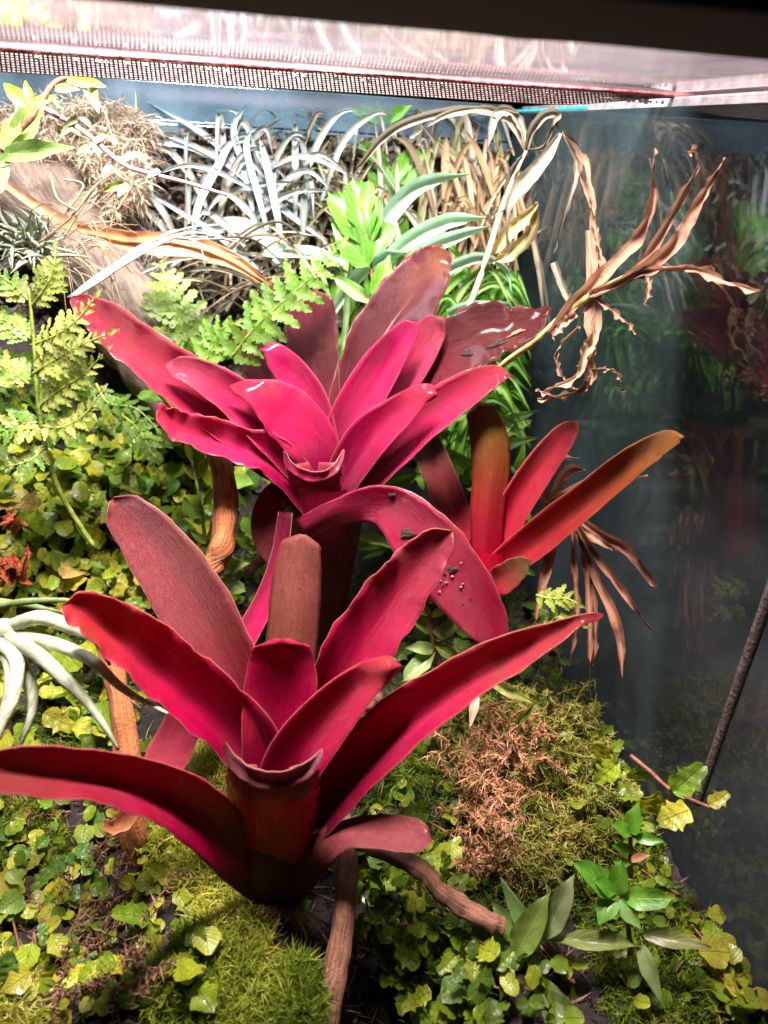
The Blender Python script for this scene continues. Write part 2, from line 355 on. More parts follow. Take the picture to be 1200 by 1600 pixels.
# mesh screen: a slanted strip of woven wire hanging from the lid
def PY(px, py, Y): r = ray(px, py); return r*Y/r[1]
zl = 0.0208; x0, x1 = -0.33, 0.1815; y0, y1 = 0.335, 0.505
TL, TR, BL, BR = PY(-260, 57, .337), PY(1082, 151, .331), PY(-260, 95, .350), PY(1082, 175, .346)
NX, NY = 200, 9
t = thing('mesh_screen', (0, 0.34, zl), 'fine metal mesh ventilation strip under the lid', 'mesh screen')
V = []; F = []
def q3(u, v): 
    vv = v*(1-sm(.80, 1.0, u)*.94); return (TL*(1-u)+TR*u)*(1-vv)+(BL*(1-u)+BR*u)*vv
nrmS = np.cross(TR-TL, BL-TL); nrmS /= np.linalg.norm(nrmS); nrmS *= -np.sign(nrmS@TL)
def wire(a, c, w, off):
    d_ = (c-a)/np.linalg.norm(c-a); s_ = np.cross(nrmS, d_)*w; k = len(V); n_ = nrmS*w
    for p in (a, c): V.extend([p+s_+nrmS*off-n_, p-s_+nrmS*off-n_, p-s_+nrmS*off+n_*.4, p+s_+nrmS*off+n_*.4])
    F.extend([(k, k+1, k+5, k+4), (k+1, k+2, k+6, k+5), (k+2, k+3, k+7, k+6), (k+3, k, k+4, k+7)])
for j in range(NY+1):
    for i in range(40): wire(q3(i/40, j/NY), q3((i+1)/40, j/NY), .00034, .0002)
for i in range(NX+1): wire(q3(i/NX, 0), q3(min(1, (i+.5)/NX), 1), .00036, -.0002)
o = mesh_obj('wire_grid', V, F, M_wire, t, smooth=False); o['kind'] = 'stuff'
V = [q3(i/60, j)-nrmS*.0022 for i in range(61) for j in (0, 1)]
mesh_obj('lamp_glow_sheet', V, [(2*i, 2*i+1, 2*i+3, 2*i+2) for i in range(60)], mat_glass('lamp_glow_sheet', (.80, .72, .75), .05, .28, (.85, .60, .62), .3, .1), t, smooth=False)  # added sheet, coloured pink to stand for lamp light behind the mesh
pts = [TL*(1-f)+TR*f for f in np.linspace(0, 1, 12)]
tube('edge_strip', pts, .0009, M_edge, t, 8, 80, .25, 4)
dv = []; df = []
for k in range(80):
    cx = rs.uniform(x0+.1, x1); cy = 0.3345+rs.normal()*0.0006; r = rs.uniform(0.0003, 0.0009)
    if k > 65: cx = rs.uniform(0.15, 0.181); r *= 1.5
    b0 = len(dv)
    for i in range(5):
        for j in range(8):
            a = math.pi*i/4; dv.append((cx+r*math.sin(a)*math.cos(j*math.pi/4), cy+r*math.sin(a)*math.sin(j*math.pi/4), zl-0.0024+r*0.8*math.cos(a)))
    df += [(b0+i*8+j, b0+i*8+(j+1) % 8, b0+(i+1)*8+(j+1) % 8, b0+(i+1)*8+j) for i in range(4) for j in range(8)]
o = mesh_obj('water_droplets', dv, df, M_drop, t); o['kind'] = 'stuff'
# lid pane, frame, lamp housing
o = boxo('plastic_cover', (x0, XW+0.02, 0.150, 0.330, 0.0215, 0.0240), M_lid); tag(o, 'streaked frosted lid panel glowing pink, in front of the mesh', 'lid panel')
o = boxo('lid_rail', (XW+0.0065, XW+0.0105, 0.150, 0.52, 0.0170, 0.0205), mat_plain('rail', (0.35, 0.30, 0.31), 0.35, 0, 200, 0.3)); tag(o, 'thin grey rail along the top right edge of the lid', 'rail')
fv = []; nF = 90
for i in range(nF):
    x = -0.36+0.60*i/(nF-1)
    ye = 0.1715+0.0006*math.sin(x*70)-(0.0)*1+0.0030*math.exp(-((x-0.058)/0.006)**2)
    fv += [(x, 0.12, 0.019), (x, ye, 0.019), (x, ye+0.0015, 0.0208), (x, ye, 0.034), (x, 0.12, 0.034)]
ff = [(i*5+j, i*5+(j+1) % 5, (i+1)*5+(j+1) % 5, (i+1)*5+j) for i in range(nF-1) for j in range(5)]
o = mesh_obj('top_frame', fv, ff, mat_plain('matt_black', (.006, .0055, .0055), .95), smooth=False); tag(o, 'black plastic top frame bar above the lid', 'frame')
t = thing('light_bar', (0, 0.40, 0.17), 'long white lamp bar behind the mesh screen', 'lamp')
boxo('housing', (-0.26, 0.20, 0.365, 0.435, 0.172, 0.195), M_black, t, 0.002)
boxo('diffuser', (-0.25, 0.19, 0.37, 0.43, 0.1680, 0.1715), mat_emit('lamp_white', (1.0, 0.93, 0.95), 0.8), t, 0.001)
t = thing('light_bar', (0, 0.235, 0.33), 'short pink lamp bar above the frosted lid', 'lamp')
boxo('housing', (-0.10, 0.14, 0.215, 0.255, 0.327, 0.345), M_black, t, 0.002)
boxo('diffuser', (-0.09, 0.13, 0.22, 0.25, 0.3230, 0.3265), mat_emit('lamp_pink', (1.0, 0.25, 0.42), 1.2), t, 0.001)

# ------------------------------------------------------------------ bromeliads
HOT = (0.60, 0.0003, 0.080)
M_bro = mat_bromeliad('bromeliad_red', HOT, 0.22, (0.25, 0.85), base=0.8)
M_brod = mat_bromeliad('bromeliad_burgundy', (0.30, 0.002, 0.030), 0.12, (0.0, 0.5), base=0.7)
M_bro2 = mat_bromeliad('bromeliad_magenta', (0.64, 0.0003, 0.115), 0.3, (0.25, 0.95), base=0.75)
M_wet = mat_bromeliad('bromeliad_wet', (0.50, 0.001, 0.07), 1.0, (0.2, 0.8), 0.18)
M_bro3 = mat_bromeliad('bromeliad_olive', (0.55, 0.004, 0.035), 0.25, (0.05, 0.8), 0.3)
def plant(name, base, label, specs, mat, cat='bromeliad'):
    t = thing(name, base, label, cat)
    for i, sp in enumerate(specs):
        kw = dict(sp[2]) if len(sp) > 2 else {}
        mt = kw.pop('mat', mat)
        strap(sp[1], 'leaf', mt, t, sp[0], seed=i*7+len(name), **kw)
    return t
def funnel(t, rings, mat, color, name='leaf_sheath'):
    V = []; UV = []; n = 22; A = cr(rings, 14)
    for i, (px, py, d, w) in enumerate(A):
        c = P(px, py, d); r = w/2/FPX*d*0.01
        for j in range(n):
            a = 2*math.pi*j/n; rr = r*(1+0.05*math.sin(3*a+i*.2)+0.03*math.sin(5*a))
            V.append(c+np.array([math.cos(a)*rr, math.sin(a)*rr, 0])); UV.append((j/n, i/13))
    F = [(i*n+j, i*n+(j+1) % n, (i+1)*n+(j+1) % n, (i+1)*n+j) for i in range(13) for j in range(n)]
    return mesh_obj(name, V, F, mat, t, UV, True, color)
DR = (0.30, 0.010, 0.022); MAU = (0.42, 0.11, 0.13); CO = (0.60, 0.03, 0.035)
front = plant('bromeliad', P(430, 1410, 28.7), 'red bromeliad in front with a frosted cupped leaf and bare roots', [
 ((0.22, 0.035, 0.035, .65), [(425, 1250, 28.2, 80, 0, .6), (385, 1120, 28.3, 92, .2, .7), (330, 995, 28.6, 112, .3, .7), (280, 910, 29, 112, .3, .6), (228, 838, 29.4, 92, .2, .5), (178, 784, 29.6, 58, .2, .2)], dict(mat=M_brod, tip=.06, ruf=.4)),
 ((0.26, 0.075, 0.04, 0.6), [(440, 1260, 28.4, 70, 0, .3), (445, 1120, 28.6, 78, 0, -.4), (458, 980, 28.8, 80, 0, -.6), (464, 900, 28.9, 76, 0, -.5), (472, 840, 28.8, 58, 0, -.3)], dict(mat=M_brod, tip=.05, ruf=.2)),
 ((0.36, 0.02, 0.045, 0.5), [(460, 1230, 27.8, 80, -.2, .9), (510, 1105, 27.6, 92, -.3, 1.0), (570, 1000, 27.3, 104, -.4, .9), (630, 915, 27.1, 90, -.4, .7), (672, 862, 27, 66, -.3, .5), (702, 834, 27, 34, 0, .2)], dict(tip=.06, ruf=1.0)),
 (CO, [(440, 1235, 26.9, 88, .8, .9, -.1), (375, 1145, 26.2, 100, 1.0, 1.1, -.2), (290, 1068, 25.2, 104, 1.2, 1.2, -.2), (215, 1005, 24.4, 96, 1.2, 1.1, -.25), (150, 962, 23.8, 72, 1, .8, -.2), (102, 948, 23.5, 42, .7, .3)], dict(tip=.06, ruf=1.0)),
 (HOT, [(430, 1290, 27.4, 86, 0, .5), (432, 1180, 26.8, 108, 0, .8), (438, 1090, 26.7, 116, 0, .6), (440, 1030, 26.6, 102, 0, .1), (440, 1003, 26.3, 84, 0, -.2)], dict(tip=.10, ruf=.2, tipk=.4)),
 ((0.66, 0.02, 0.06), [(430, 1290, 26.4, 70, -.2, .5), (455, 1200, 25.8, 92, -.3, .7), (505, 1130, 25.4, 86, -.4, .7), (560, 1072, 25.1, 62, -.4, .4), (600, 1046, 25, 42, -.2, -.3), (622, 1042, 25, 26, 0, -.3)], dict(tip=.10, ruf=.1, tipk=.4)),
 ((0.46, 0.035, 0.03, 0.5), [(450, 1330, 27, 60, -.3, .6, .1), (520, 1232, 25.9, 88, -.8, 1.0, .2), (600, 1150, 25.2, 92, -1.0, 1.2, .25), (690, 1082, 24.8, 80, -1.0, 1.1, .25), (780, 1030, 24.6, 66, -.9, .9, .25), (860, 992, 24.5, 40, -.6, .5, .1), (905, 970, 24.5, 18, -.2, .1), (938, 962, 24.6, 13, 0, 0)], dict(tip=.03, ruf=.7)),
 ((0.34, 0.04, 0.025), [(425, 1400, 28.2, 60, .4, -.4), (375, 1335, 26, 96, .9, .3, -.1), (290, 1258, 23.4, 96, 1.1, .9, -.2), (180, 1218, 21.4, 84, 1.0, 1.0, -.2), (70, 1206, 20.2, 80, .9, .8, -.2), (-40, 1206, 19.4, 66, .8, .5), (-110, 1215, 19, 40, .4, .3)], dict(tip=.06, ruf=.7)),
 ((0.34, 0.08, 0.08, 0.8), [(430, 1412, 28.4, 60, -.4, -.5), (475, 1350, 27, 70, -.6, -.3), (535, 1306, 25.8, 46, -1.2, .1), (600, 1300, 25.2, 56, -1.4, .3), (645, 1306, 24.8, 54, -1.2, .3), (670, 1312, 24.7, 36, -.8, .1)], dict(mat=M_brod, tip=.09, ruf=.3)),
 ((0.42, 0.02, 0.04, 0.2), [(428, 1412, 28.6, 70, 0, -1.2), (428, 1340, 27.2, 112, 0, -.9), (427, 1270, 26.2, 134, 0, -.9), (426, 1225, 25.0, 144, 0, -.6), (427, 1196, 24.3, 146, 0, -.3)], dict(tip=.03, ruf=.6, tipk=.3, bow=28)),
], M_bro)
strap([(350, 1160, 24.3, 6, 0, 0, 0), (362, 1188, 24.0, 20, .2, .1, 0), (392, 1212, 23.7, 26, .3, .15, 0), (428, 1219, 23.6, 26, .3, .15, 0), (465, 1210, 23.7, 24, .3, .15, 0), (490, 1192, 24.0, 17, .2, .1, 0), (504, 1170, 24.4, 5, 0, 0, 0)], 'curled_tip', M_brod, front, (0.40, 0.15, 0.17, 1.0), 30, 7, .05, .4)
M_sheath = mat_bromeliad('leaf_sheath', (0.16, 0.002, 0.02), 0.05, (0.0, 0.6))
funnel(front, [(430, 1240, 27.4, 128), (430, 1300, 27.7, 128), (430, 1350, 28.1, 100), (430, 1400, 28.5, 62), (430, 1425, 28.8, 30)], M_sheath, (0.05, 0.012, 0.008))
M_root = mat_wood('root', (0.34, 0.14, 0.06), (0.20, 0.075, 0.035), (0.08, 0.035, 0.02))
for k in range(26):
    a = rs.uniform(-160, 30); px = 425+rs.uniform(-22, 22); L = rs.uniform(25, 95)
    dx = math.cos(math.radians(a))*L; dy = abs(rs.uniform(8, 50))
    p0 = P(px, 1408+rs.uniform(-4, 8), 28.0); p1 = P(px+dx*.5+rs.uniform(-8, 8), 1416+dy*.35, 27.2); p2 = P(px+dx+rs.uniform(-10, 10), 1424+dy, 27.3)
    tube('root', [p0, p1, p2], [0.0011, 0.0007, 0.0003], M_root, front, 6, 12, .2, k)
PK = (0.62, 0.002, 0.13)
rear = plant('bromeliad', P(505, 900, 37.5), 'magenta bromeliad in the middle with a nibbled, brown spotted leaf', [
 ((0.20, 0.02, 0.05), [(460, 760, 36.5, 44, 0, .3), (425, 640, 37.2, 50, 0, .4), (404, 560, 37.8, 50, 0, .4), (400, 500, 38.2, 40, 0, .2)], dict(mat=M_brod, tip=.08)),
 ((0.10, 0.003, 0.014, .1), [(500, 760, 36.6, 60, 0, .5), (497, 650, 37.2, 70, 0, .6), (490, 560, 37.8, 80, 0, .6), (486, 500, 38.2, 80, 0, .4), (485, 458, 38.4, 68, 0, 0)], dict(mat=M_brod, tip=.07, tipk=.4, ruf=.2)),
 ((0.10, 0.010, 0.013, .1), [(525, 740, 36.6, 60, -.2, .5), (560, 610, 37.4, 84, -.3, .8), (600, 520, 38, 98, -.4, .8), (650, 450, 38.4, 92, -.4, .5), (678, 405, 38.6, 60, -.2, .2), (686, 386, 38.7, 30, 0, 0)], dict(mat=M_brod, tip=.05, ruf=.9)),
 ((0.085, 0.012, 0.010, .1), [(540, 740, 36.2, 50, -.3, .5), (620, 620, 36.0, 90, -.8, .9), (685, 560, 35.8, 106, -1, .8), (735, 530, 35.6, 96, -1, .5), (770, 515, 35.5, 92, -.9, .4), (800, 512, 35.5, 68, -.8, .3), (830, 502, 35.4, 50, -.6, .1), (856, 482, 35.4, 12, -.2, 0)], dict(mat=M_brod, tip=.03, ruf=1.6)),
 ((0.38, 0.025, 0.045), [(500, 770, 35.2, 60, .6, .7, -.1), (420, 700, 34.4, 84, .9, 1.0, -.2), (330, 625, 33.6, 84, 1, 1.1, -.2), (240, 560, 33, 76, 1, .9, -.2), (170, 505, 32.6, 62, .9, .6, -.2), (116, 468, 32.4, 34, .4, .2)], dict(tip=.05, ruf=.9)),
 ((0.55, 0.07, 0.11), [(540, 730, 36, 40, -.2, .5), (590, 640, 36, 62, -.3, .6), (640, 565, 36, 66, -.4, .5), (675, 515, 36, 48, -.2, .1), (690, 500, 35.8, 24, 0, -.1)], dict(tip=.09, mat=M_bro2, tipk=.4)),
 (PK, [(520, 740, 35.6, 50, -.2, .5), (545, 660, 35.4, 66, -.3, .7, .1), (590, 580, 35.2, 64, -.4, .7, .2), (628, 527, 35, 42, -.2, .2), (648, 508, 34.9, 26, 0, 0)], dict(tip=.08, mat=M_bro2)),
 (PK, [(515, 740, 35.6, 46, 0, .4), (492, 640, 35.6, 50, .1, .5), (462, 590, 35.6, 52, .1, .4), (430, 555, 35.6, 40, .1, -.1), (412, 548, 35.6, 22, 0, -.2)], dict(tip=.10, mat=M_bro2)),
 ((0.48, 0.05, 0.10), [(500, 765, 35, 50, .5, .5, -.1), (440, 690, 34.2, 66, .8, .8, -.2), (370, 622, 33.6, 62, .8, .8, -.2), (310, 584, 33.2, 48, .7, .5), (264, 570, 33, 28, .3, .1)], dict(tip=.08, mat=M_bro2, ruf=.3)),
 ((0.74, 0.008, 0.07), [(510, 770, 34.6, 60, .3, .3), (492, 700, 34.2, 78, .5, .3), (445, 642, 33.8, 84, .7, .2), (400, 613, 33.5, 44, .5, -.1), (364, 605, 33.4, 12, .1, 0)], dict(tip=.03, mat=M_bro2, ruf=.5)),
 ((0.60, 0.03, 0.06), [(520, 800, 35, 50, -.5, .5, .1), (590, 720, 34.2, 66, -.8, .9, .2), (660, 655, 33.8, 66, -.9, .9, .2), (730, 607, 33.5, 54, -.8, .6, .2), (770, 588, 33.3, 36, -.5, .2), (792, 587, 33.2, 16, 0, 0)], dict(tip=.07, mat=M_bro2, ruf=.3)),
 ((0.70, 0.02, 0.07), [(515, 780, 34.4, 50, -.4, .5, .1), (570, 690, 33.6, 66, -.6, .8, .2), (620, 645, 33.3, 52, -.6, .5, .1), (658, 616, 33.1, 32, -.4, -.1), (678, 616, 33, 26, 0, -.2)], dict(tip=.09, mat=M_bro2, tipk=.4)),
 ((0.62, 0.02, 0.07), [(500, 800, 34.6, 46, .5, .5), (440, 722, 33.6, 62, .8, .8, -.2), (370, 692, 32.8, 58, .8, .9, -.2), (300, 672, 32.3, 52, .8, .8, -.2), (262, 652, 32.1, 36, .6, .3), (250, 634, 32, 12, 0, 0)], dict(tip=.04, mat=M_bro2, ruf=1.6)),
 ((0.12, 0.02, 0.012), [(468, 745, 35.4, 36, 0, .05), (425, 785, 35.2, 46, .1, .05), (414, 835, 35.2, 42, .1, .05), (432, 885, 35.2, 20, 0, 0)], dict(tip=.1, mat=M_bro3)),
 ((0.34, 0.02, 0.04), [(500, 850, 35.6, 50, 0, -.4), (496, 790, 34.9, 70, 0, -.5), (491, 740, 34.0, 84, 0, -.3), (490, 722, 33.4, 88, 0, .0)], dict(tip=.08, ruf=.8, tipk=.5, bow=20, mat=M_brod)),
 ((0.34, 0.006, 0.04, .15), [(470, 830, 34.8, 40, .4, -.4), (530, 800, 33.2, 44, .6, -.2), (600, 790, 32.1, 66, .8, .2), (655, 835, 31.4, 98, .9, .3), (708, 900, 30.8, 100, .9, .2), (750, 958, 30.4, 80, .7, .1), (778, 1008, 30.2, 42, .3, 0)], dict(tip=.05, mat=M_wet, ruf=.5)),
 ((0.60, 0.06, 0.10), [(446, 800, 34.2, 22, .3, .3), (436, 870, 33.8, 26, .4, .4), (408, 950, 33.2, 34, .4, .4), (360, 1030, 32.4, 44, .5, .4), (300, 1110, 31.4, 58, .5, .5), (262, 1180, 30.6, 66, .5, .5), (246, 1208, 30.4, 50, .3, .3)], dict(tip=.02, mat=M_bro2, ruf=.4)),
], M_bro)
strap([(444, 704, 32.8, 4, 0, 0, 0), (452, 726, 32.6, 12, .1, .1, 0), (472, 740, 32.4, 15, .2, .1, 0), (496, 745, 32.4, 16, .2, .1, 0), (518, 737, 32.5, 13, .2, .1, 0), (530, 722, 32.7, 10, .1, .1, 0), (537, 702, 32.9, 4, 0, 0, 0)], 'curled_tip', M_bro2, rear, (0.60, 0.10, 0.16, 1.0), 30, 7, .05, .6)
funnel(rear, [(505, 740, 35.8, 130), (505, 790, 36.2, 126), (505, 850, 36.9, 108), (508, 900, 37.6, 80), (515, 980, 39.5, 44), (520, 1060, 42, 30)], M_sheath, (0.04, 0.008, 0.008))
M_scar = mat_plain('scar', (0.035, 0.02, 0.014), 0.9, 0, 900, 0.6, 1)
from mathutils.bvhtree import BVHTree
BV_ = {}
def blotch(parent, px, py, r, name='brown_spot', mat=None, seed=0, asp=.75, rot=0.0):
    R = np.random.RandomState(seed); n = 18; VV = []; FF = []
    for ch in (C.objects if parent.name not in BV_ else []):
        if ch.parent == parent and ch.name.startswith('leaf'):
            k = len(VV); VV += [tuple(v.co) for v in ch.data.vertices]; FF += [tuple(i+k for i in p.vertices) for p in ch.data.polygons]
    if parent.name not in BV_: BV_[parent.name] = BVHTree.FromPolygons(VV, FF)
    bv = BV_[parent.name]
    def hit(x, y, off):
        d_ = ray(x, y); d_ = d_/np.linalg.norm(d_); h = bv.ray_cast(Vector((0, 0, 0)), Vector(d_))
        return None if h[0] is None else np.array(h[0])-d_*off
    V = []; UV = []; ca, sa = math.cos(rot), math.sin(rot)
    for q, off in ((0, .0013), (.55, .0012), (.9, .0007), (1.0, .0004)):
        for j in range(n):
            a = 2*math.pi*j/n; k = r*q*(1+0.22*math.sin(3*a+seed)+0.15*math.sin(5*a+seed*2)+0.06*R.uniform(-1, 1)); ex, ey = k*math.cos(a), asp*k*math.sin(a)
            p = hit(px+ex*ca-ey*sa, py+ex*sa+ey*ca, off+R.uniform(0, .0002))
            if p is None: return
            V.append(p); UV.append((.5, .5))
    F = [(q*n+j, (q+1)*n+j, (q+1)*n+(j+1) % n, q*n+(j+1) % n) for q in range(3) for j in range(n)]
    return mesh_obj(name, V, F, mat or M_scar, parent, UV)
M_white = mat_plain('white_scar', (.55, .38, .32), .8, 0, 1200, .5, 1)
for i, (px, py, r) in enumerate([(730, 551, 8), (636, 834, 11), (707, 890, 8), (612, 775, 6), (606, 840, 6)]): blotch(rear, px, py, r, seed=i)
blotch(rear, 778, 536, 16, 'dead_streak', None, 11, .28, -.45); blotch(rear, 806, 520, 14, 'dead_streak', mat_plain('tan_scar', (.42, .22, .12), .8, 0, 900, .5, 1), 12, .22, -.45)
blotch(rear, 254, 668, 7, 'pale_scar', M_white, 21)
for k in range(18): blotch(rear, 700+rs.normal()*18, 900+rs.normal()*22, rs.uniform(1, 2.4), 'grit', None if k % 4 == 0 else M_white, 30+k)
right = plant('bromeliad', P(765, 900, 35), 'small olive and red bromeliad leaning toward the right glass', [
 ((0.07, 0.03, 0.008), [(760, 900, 36, 40, 0, .3), (722, 830, 36.6, 48, 0, .4), (690, 750, 37.2, 50, 0, .4), (665, 690, 37.8, 46, 0, .3), (655, 650, 38, 34, 0, .1)], dict(tip=.06)),
 ((0.22, 0.12, 0.006), [(760, 880, 35.4, 44, 0, -.3), (762, 800, 35.2, 54, 0, -.5), (768, 730, 35, 60, 0, -.6), (762, 675, 34.8, 58, 0, -.5), (748, 634, 34.4, 44, -.2, -.2)], dict(tip=.05, ruf=.3)),
 ((0.50, 0.02, 0.04), [(768, 880, 35.2, 40, -.2, .5), (800, 800, 34.8, 50, -.3, .7), (840, 735, 34.4, 50, -.4, .6), (878, 685, 34, 40, -.3, .3), (900, 662, 33.8, 20, 0, 0)], dict(tip=.08)),
 ((0.27, 0.12, 0.01), [(755, 905, 35, 40, -.3, .4, .1), (830, 848, 33.8, 56, -.6, .7, .2), (920, 776, 31.8, 52, -.7, .7, .2), (990, 720, 30, 46, -.6, .5, .1), (1038, 690, 28.9, 34, -.4, .1), (1064, 684, 28.4, 18, 0, -.1)], dict(tip=.06, ruf=.4)),
 ((0.13, 0.09, 0.008), [(758, 920, 34.8, 34, -.3, .2), (785, 905, 34, 46, -.4, .3), (812, 885, 33.6, 34, -.3, .1), (826, 877, 33.5, 12, 0, 0)], dict(tip=.08, ruf=.5)),
], M_bro3)
funnel(right, [(765, 850, 35.4, 60), (762, 900, 35.6, 50), (758, 960, 37, 36), (752, 1050, 40, 22)], M_bro3, (0.10, 0.03, 0.012))
# ------------------------------------------------------------------ wood
M_bark = mat_wood('branch_wood', (0.62, 0.24, 0.08), (0.40, 0.13, 0.05), (0.10, 0.04, 0.02), 1.0)
M_branch = mat_wood('stick_wood', (0.46, 0.22, 0.13), (0.30, 0.13, 0.08), (0.08, 0.035, 0.022), 1.3)
M_drift = mat_wood('driftwood', (0.22, 0.16, 0.125), (0.11, 0.08, 0.06), (0.05, 0.035, 0.025), 1.6, 0.8, 1.0)
M_dark = mat_wood('dark_log', (0.030, 0.016, 0.010), (0.012, 0.008, 0.006), (0.10, 0.06, 0.04), 2.5, 0.6, 1.0)
def branch(name, rows, mat, label, cat, sides=14, rough=0.12, seed=0, n=None):
    pts = [P(r[0], r[1], r[2]) for r in rows]; rad = [r[3]/2/FPX*r[2]*0.01 for r in rows]
    o = tube(name, pts, rad, mat, None, sides, n or len(rows)*9, rough, seed); return tag(o, label, cat)
branch('driftwood_trunk', [(-30, 190, 46, 190), (60, 290, 45, 190), (130, 390, 44, 150), (190, 480, 43.5, 130), (250, 580, 43, 110), (300, 680, 42.5, 70)], M_drift, 'weathered tan driftwood trunk leaning behind the spiky air plant', 'driftwood', 26, .10, 3, 70)
branch('branch', [(225, 560, 37.6, 40), (275, 620, 36.8, 40), (325, 680, 36, 36), (348, 740, 35.4, 36), (352, 800, 34.8, 38), (345, 860, 34.6, 40), (318, 905, 34.8, 36), (280, 945, 35.4, 34)], M_bark, 'crooked orange brown branch below the middle bromeliad', 'branch', 14, .12, 5)
branch('branch', [(160, 985, 31, 28), (180, 1060, 30.4, 34), (195, 1150, 30, 38), (205, 1250, 29.8, 40), (212, 1330, 30.2, 38), (222, 1420, 32, 46), (226, 1470, 34, 46)], M_bark, 'upright brown branch crossing behind the long front left leaf', 'branch', 14, .14, 8)
branch('stick', [(534, 1262, 28.8, 24), (543, 1330, 28, 30), (541, 1400, 27.2, 33), (531, 1480, 26.6, 38), (518, 1550, 26.2, 41), (503, 1650, 25.8, 40)], M_branch, 'smooth straight reddish stick rising from the bottom edge', 'stick', 16, .07, 2)
branch('twig', [(560, 1318, 28, 20), (610, 1336, 27.6, 26), (660, 1360, 27.2, 28), (685, 1390, 27, 29), (722, 1416, 26.8, 30), (765, 1440, 26.6, 30), (786, 1448, 26.6, 24)], M_branch, 'knobbly bent twig with a blunt end pointing right', 'twig', 14, .16, 9)
branch('twig', [(60, 1530, 29.4, 8), (120, 1480, 29.6, 14), (180, 1438, 30, 16), (255, 1402, 30.4, 11)], M_branch, 'thin bark strip lying on the dark soil at lower left', 'twig', 8, .3, 4)
branch('twig', [(385, 895, 38, 18), (410, 872, 37.8, 20), (440, 855, 37.5, 18)], M_branch, 'short dark twig beside the base of the middle bromeliad', 'twig', 8, .2, 6)
branch('twig', [(540, 1135, 32, 28), (565, 1110, 31.6, 28), (592, 1086, 31.2, 24)], M_branch, 'stubby broken twig end showing behind the front bromeliad', 'twig', 10, .12, 7)
branch('log', [(440, 1330, 33, 80), (520, 1390, 32.2, 90), (620, 1480, 31.6, 100), (720, 1565, 31, 110), (830, 1670, 30.6, 110)], M_dark, 'dark rotten log lying under the vines at the bottom', 'log', 24, .08, 10, 60)
0 and branch('curled_leaf', [(222, 1240, 28.5, 22), (205, 1265, 28.3, 26), (190, 1290, 28.1, 24), (172, 1296, 28, 16), (166, 1284, 28, 10)], mat_dry('curl', (0.62, 0.30, 0.14), (0.50, 0.20, 0.08)), 'curled orange dead leaf tip hanging under the long front left leaf', 'dead leaf', 8, .2, 1)

# ------------------------------------------------------------------ small leaves
def leaf_mesh(name, wf, n=12, m=7, fold=0.15, curl=0.12, quilt=0.03, mat=None, seed=0, qn=3.5):
    R = np.random.RandomState(seed); V = []; UV = []; k = R.uniform(0, 6, 4)
    for i in range(n):
        v = i/(n-1); w = wf(v)
        for j in range(m):
            u = -1+2*j/(m-1)
            z = fold*abs(u)*w - curl*v*v + quilt*math.sin(v*qn*6.28+k[0])*math.cos(u*3.1)*min(1, 4*(1-v)) + 0.03*math.sin(v*9+k[1]+u*2)*abs(u)
            V.append((u*w*0.5, v+0.06*abs(u)*math.sin(v*11+k[2]), z)); UV.append((0.5+0.5*u, v))
    me = bpy.data.meshes.new(name); me.from_pydata(V, [], grid_faces(n, m)); me.update()
    l = me.uv_layers.new(name='uv'); idx = np.empty(len(me.loops), dtype=np.int32); me.loops.foreach_get('vertex_index', idx)
    l.data.foreach_set('uv', np.array(UV, dtype=np.float32)[idx].ravel())
    me.polygons.foreach_set('use_smooth', [True]*len(me.polygons)); me.materials.append(mat); return me
def place(me, name, parent, pos, dirv, nrm, size, col, sx=1.0):
    y = np.array(dirv, float); y /= np.linalg.norm(y)+1e-9; z = np.array(nrm, float); z -= y*(y@z); z /= np.linalg.norm(z)+1e-9; x = np.cross(y, z)
    o = bpy.data.objects.new(name, me); C.objects.link(o)
    M = Matrix([[x[i]*size*sx, y[i]*size, z[i]*size, pos[i]] for i in range(3)]+[[0, 0, 0, 1]])
    if parent: o.parent = parent; M = Matrix.Translation(-parent.location) @ M
    o.matrix_basis = M if parent else M
    o.color = (*col, 1); return o
M_fig = mat_foliage('fig_leaf', (0.50, 0.58, 0.10), .35, .3, .42, 1.3, (0.30, 0.16, 0.02), .35, 0.12)
M_green = mat_foliage('smooth_leaf', (0.45, 0.62, 0.22), .30, .35, .35, .6, (0.20, 0.16, 0.03), .15)
M_fern = mat_foliage('fern_leaf', (0.35, 0.6, 0.12), .25, .40, .45, .8, (0.45, 0.35, 0.05), .15)
M_succ = mat_foliage('succulent_leaf', (0.6, 0.7, 0.4), .1, .06, .35, .4, (0.4, 0.35, 0.2), .15)
M_stem = mat_plain('stem', (0.20, 0.075, 0.04), 0.6, 0, 300, 0.4, 0.3)
M_gstem = mat_plain('green_stem', (0.22, 0.30, 0.05), 0.5, 0, 300, 0.4, 0.3)
def lob(k, base=.95, amp=.22, pw=.7):
    return lambda v: max(0.02, base*(math.sin(math.pi*min(1, max(0, v*.96+.02)))**pw)*(1-amp+amp*math.cos(2*math.pi*k*v+2.6)))
FIG = [leaf_mesh('fig_leaf', lob(2.7, .9, .20), 13, 7, .18, .15, .045, M_fig, s) for s in range(3)]+[leaf_mesh('fig_leaf', lob(3.4, 1.0, .16, .55), 14, 7, .10, .22, .05, M_fig, 9), leaf_mesh('fig_leaf', lob(1.0, .95, .0, .6), 9, 5, .12, .15, .05, M_fig, 12)]
LANCE = [leaf_mesh('leaf', lambda v: max(0.015, .28*math.sin(math.pi*v**.85)**.9), 12, 7, .25, .22, .008, M_green, s) for s in (1, 2)]
OVAL = [leaf_mesh('leaf', lambda v: max(0.02, .43*math.sin(math.pi*v**.9)**.75), 10, 5, .22, .18, .01, M_green, s) for s in (3, 4)]
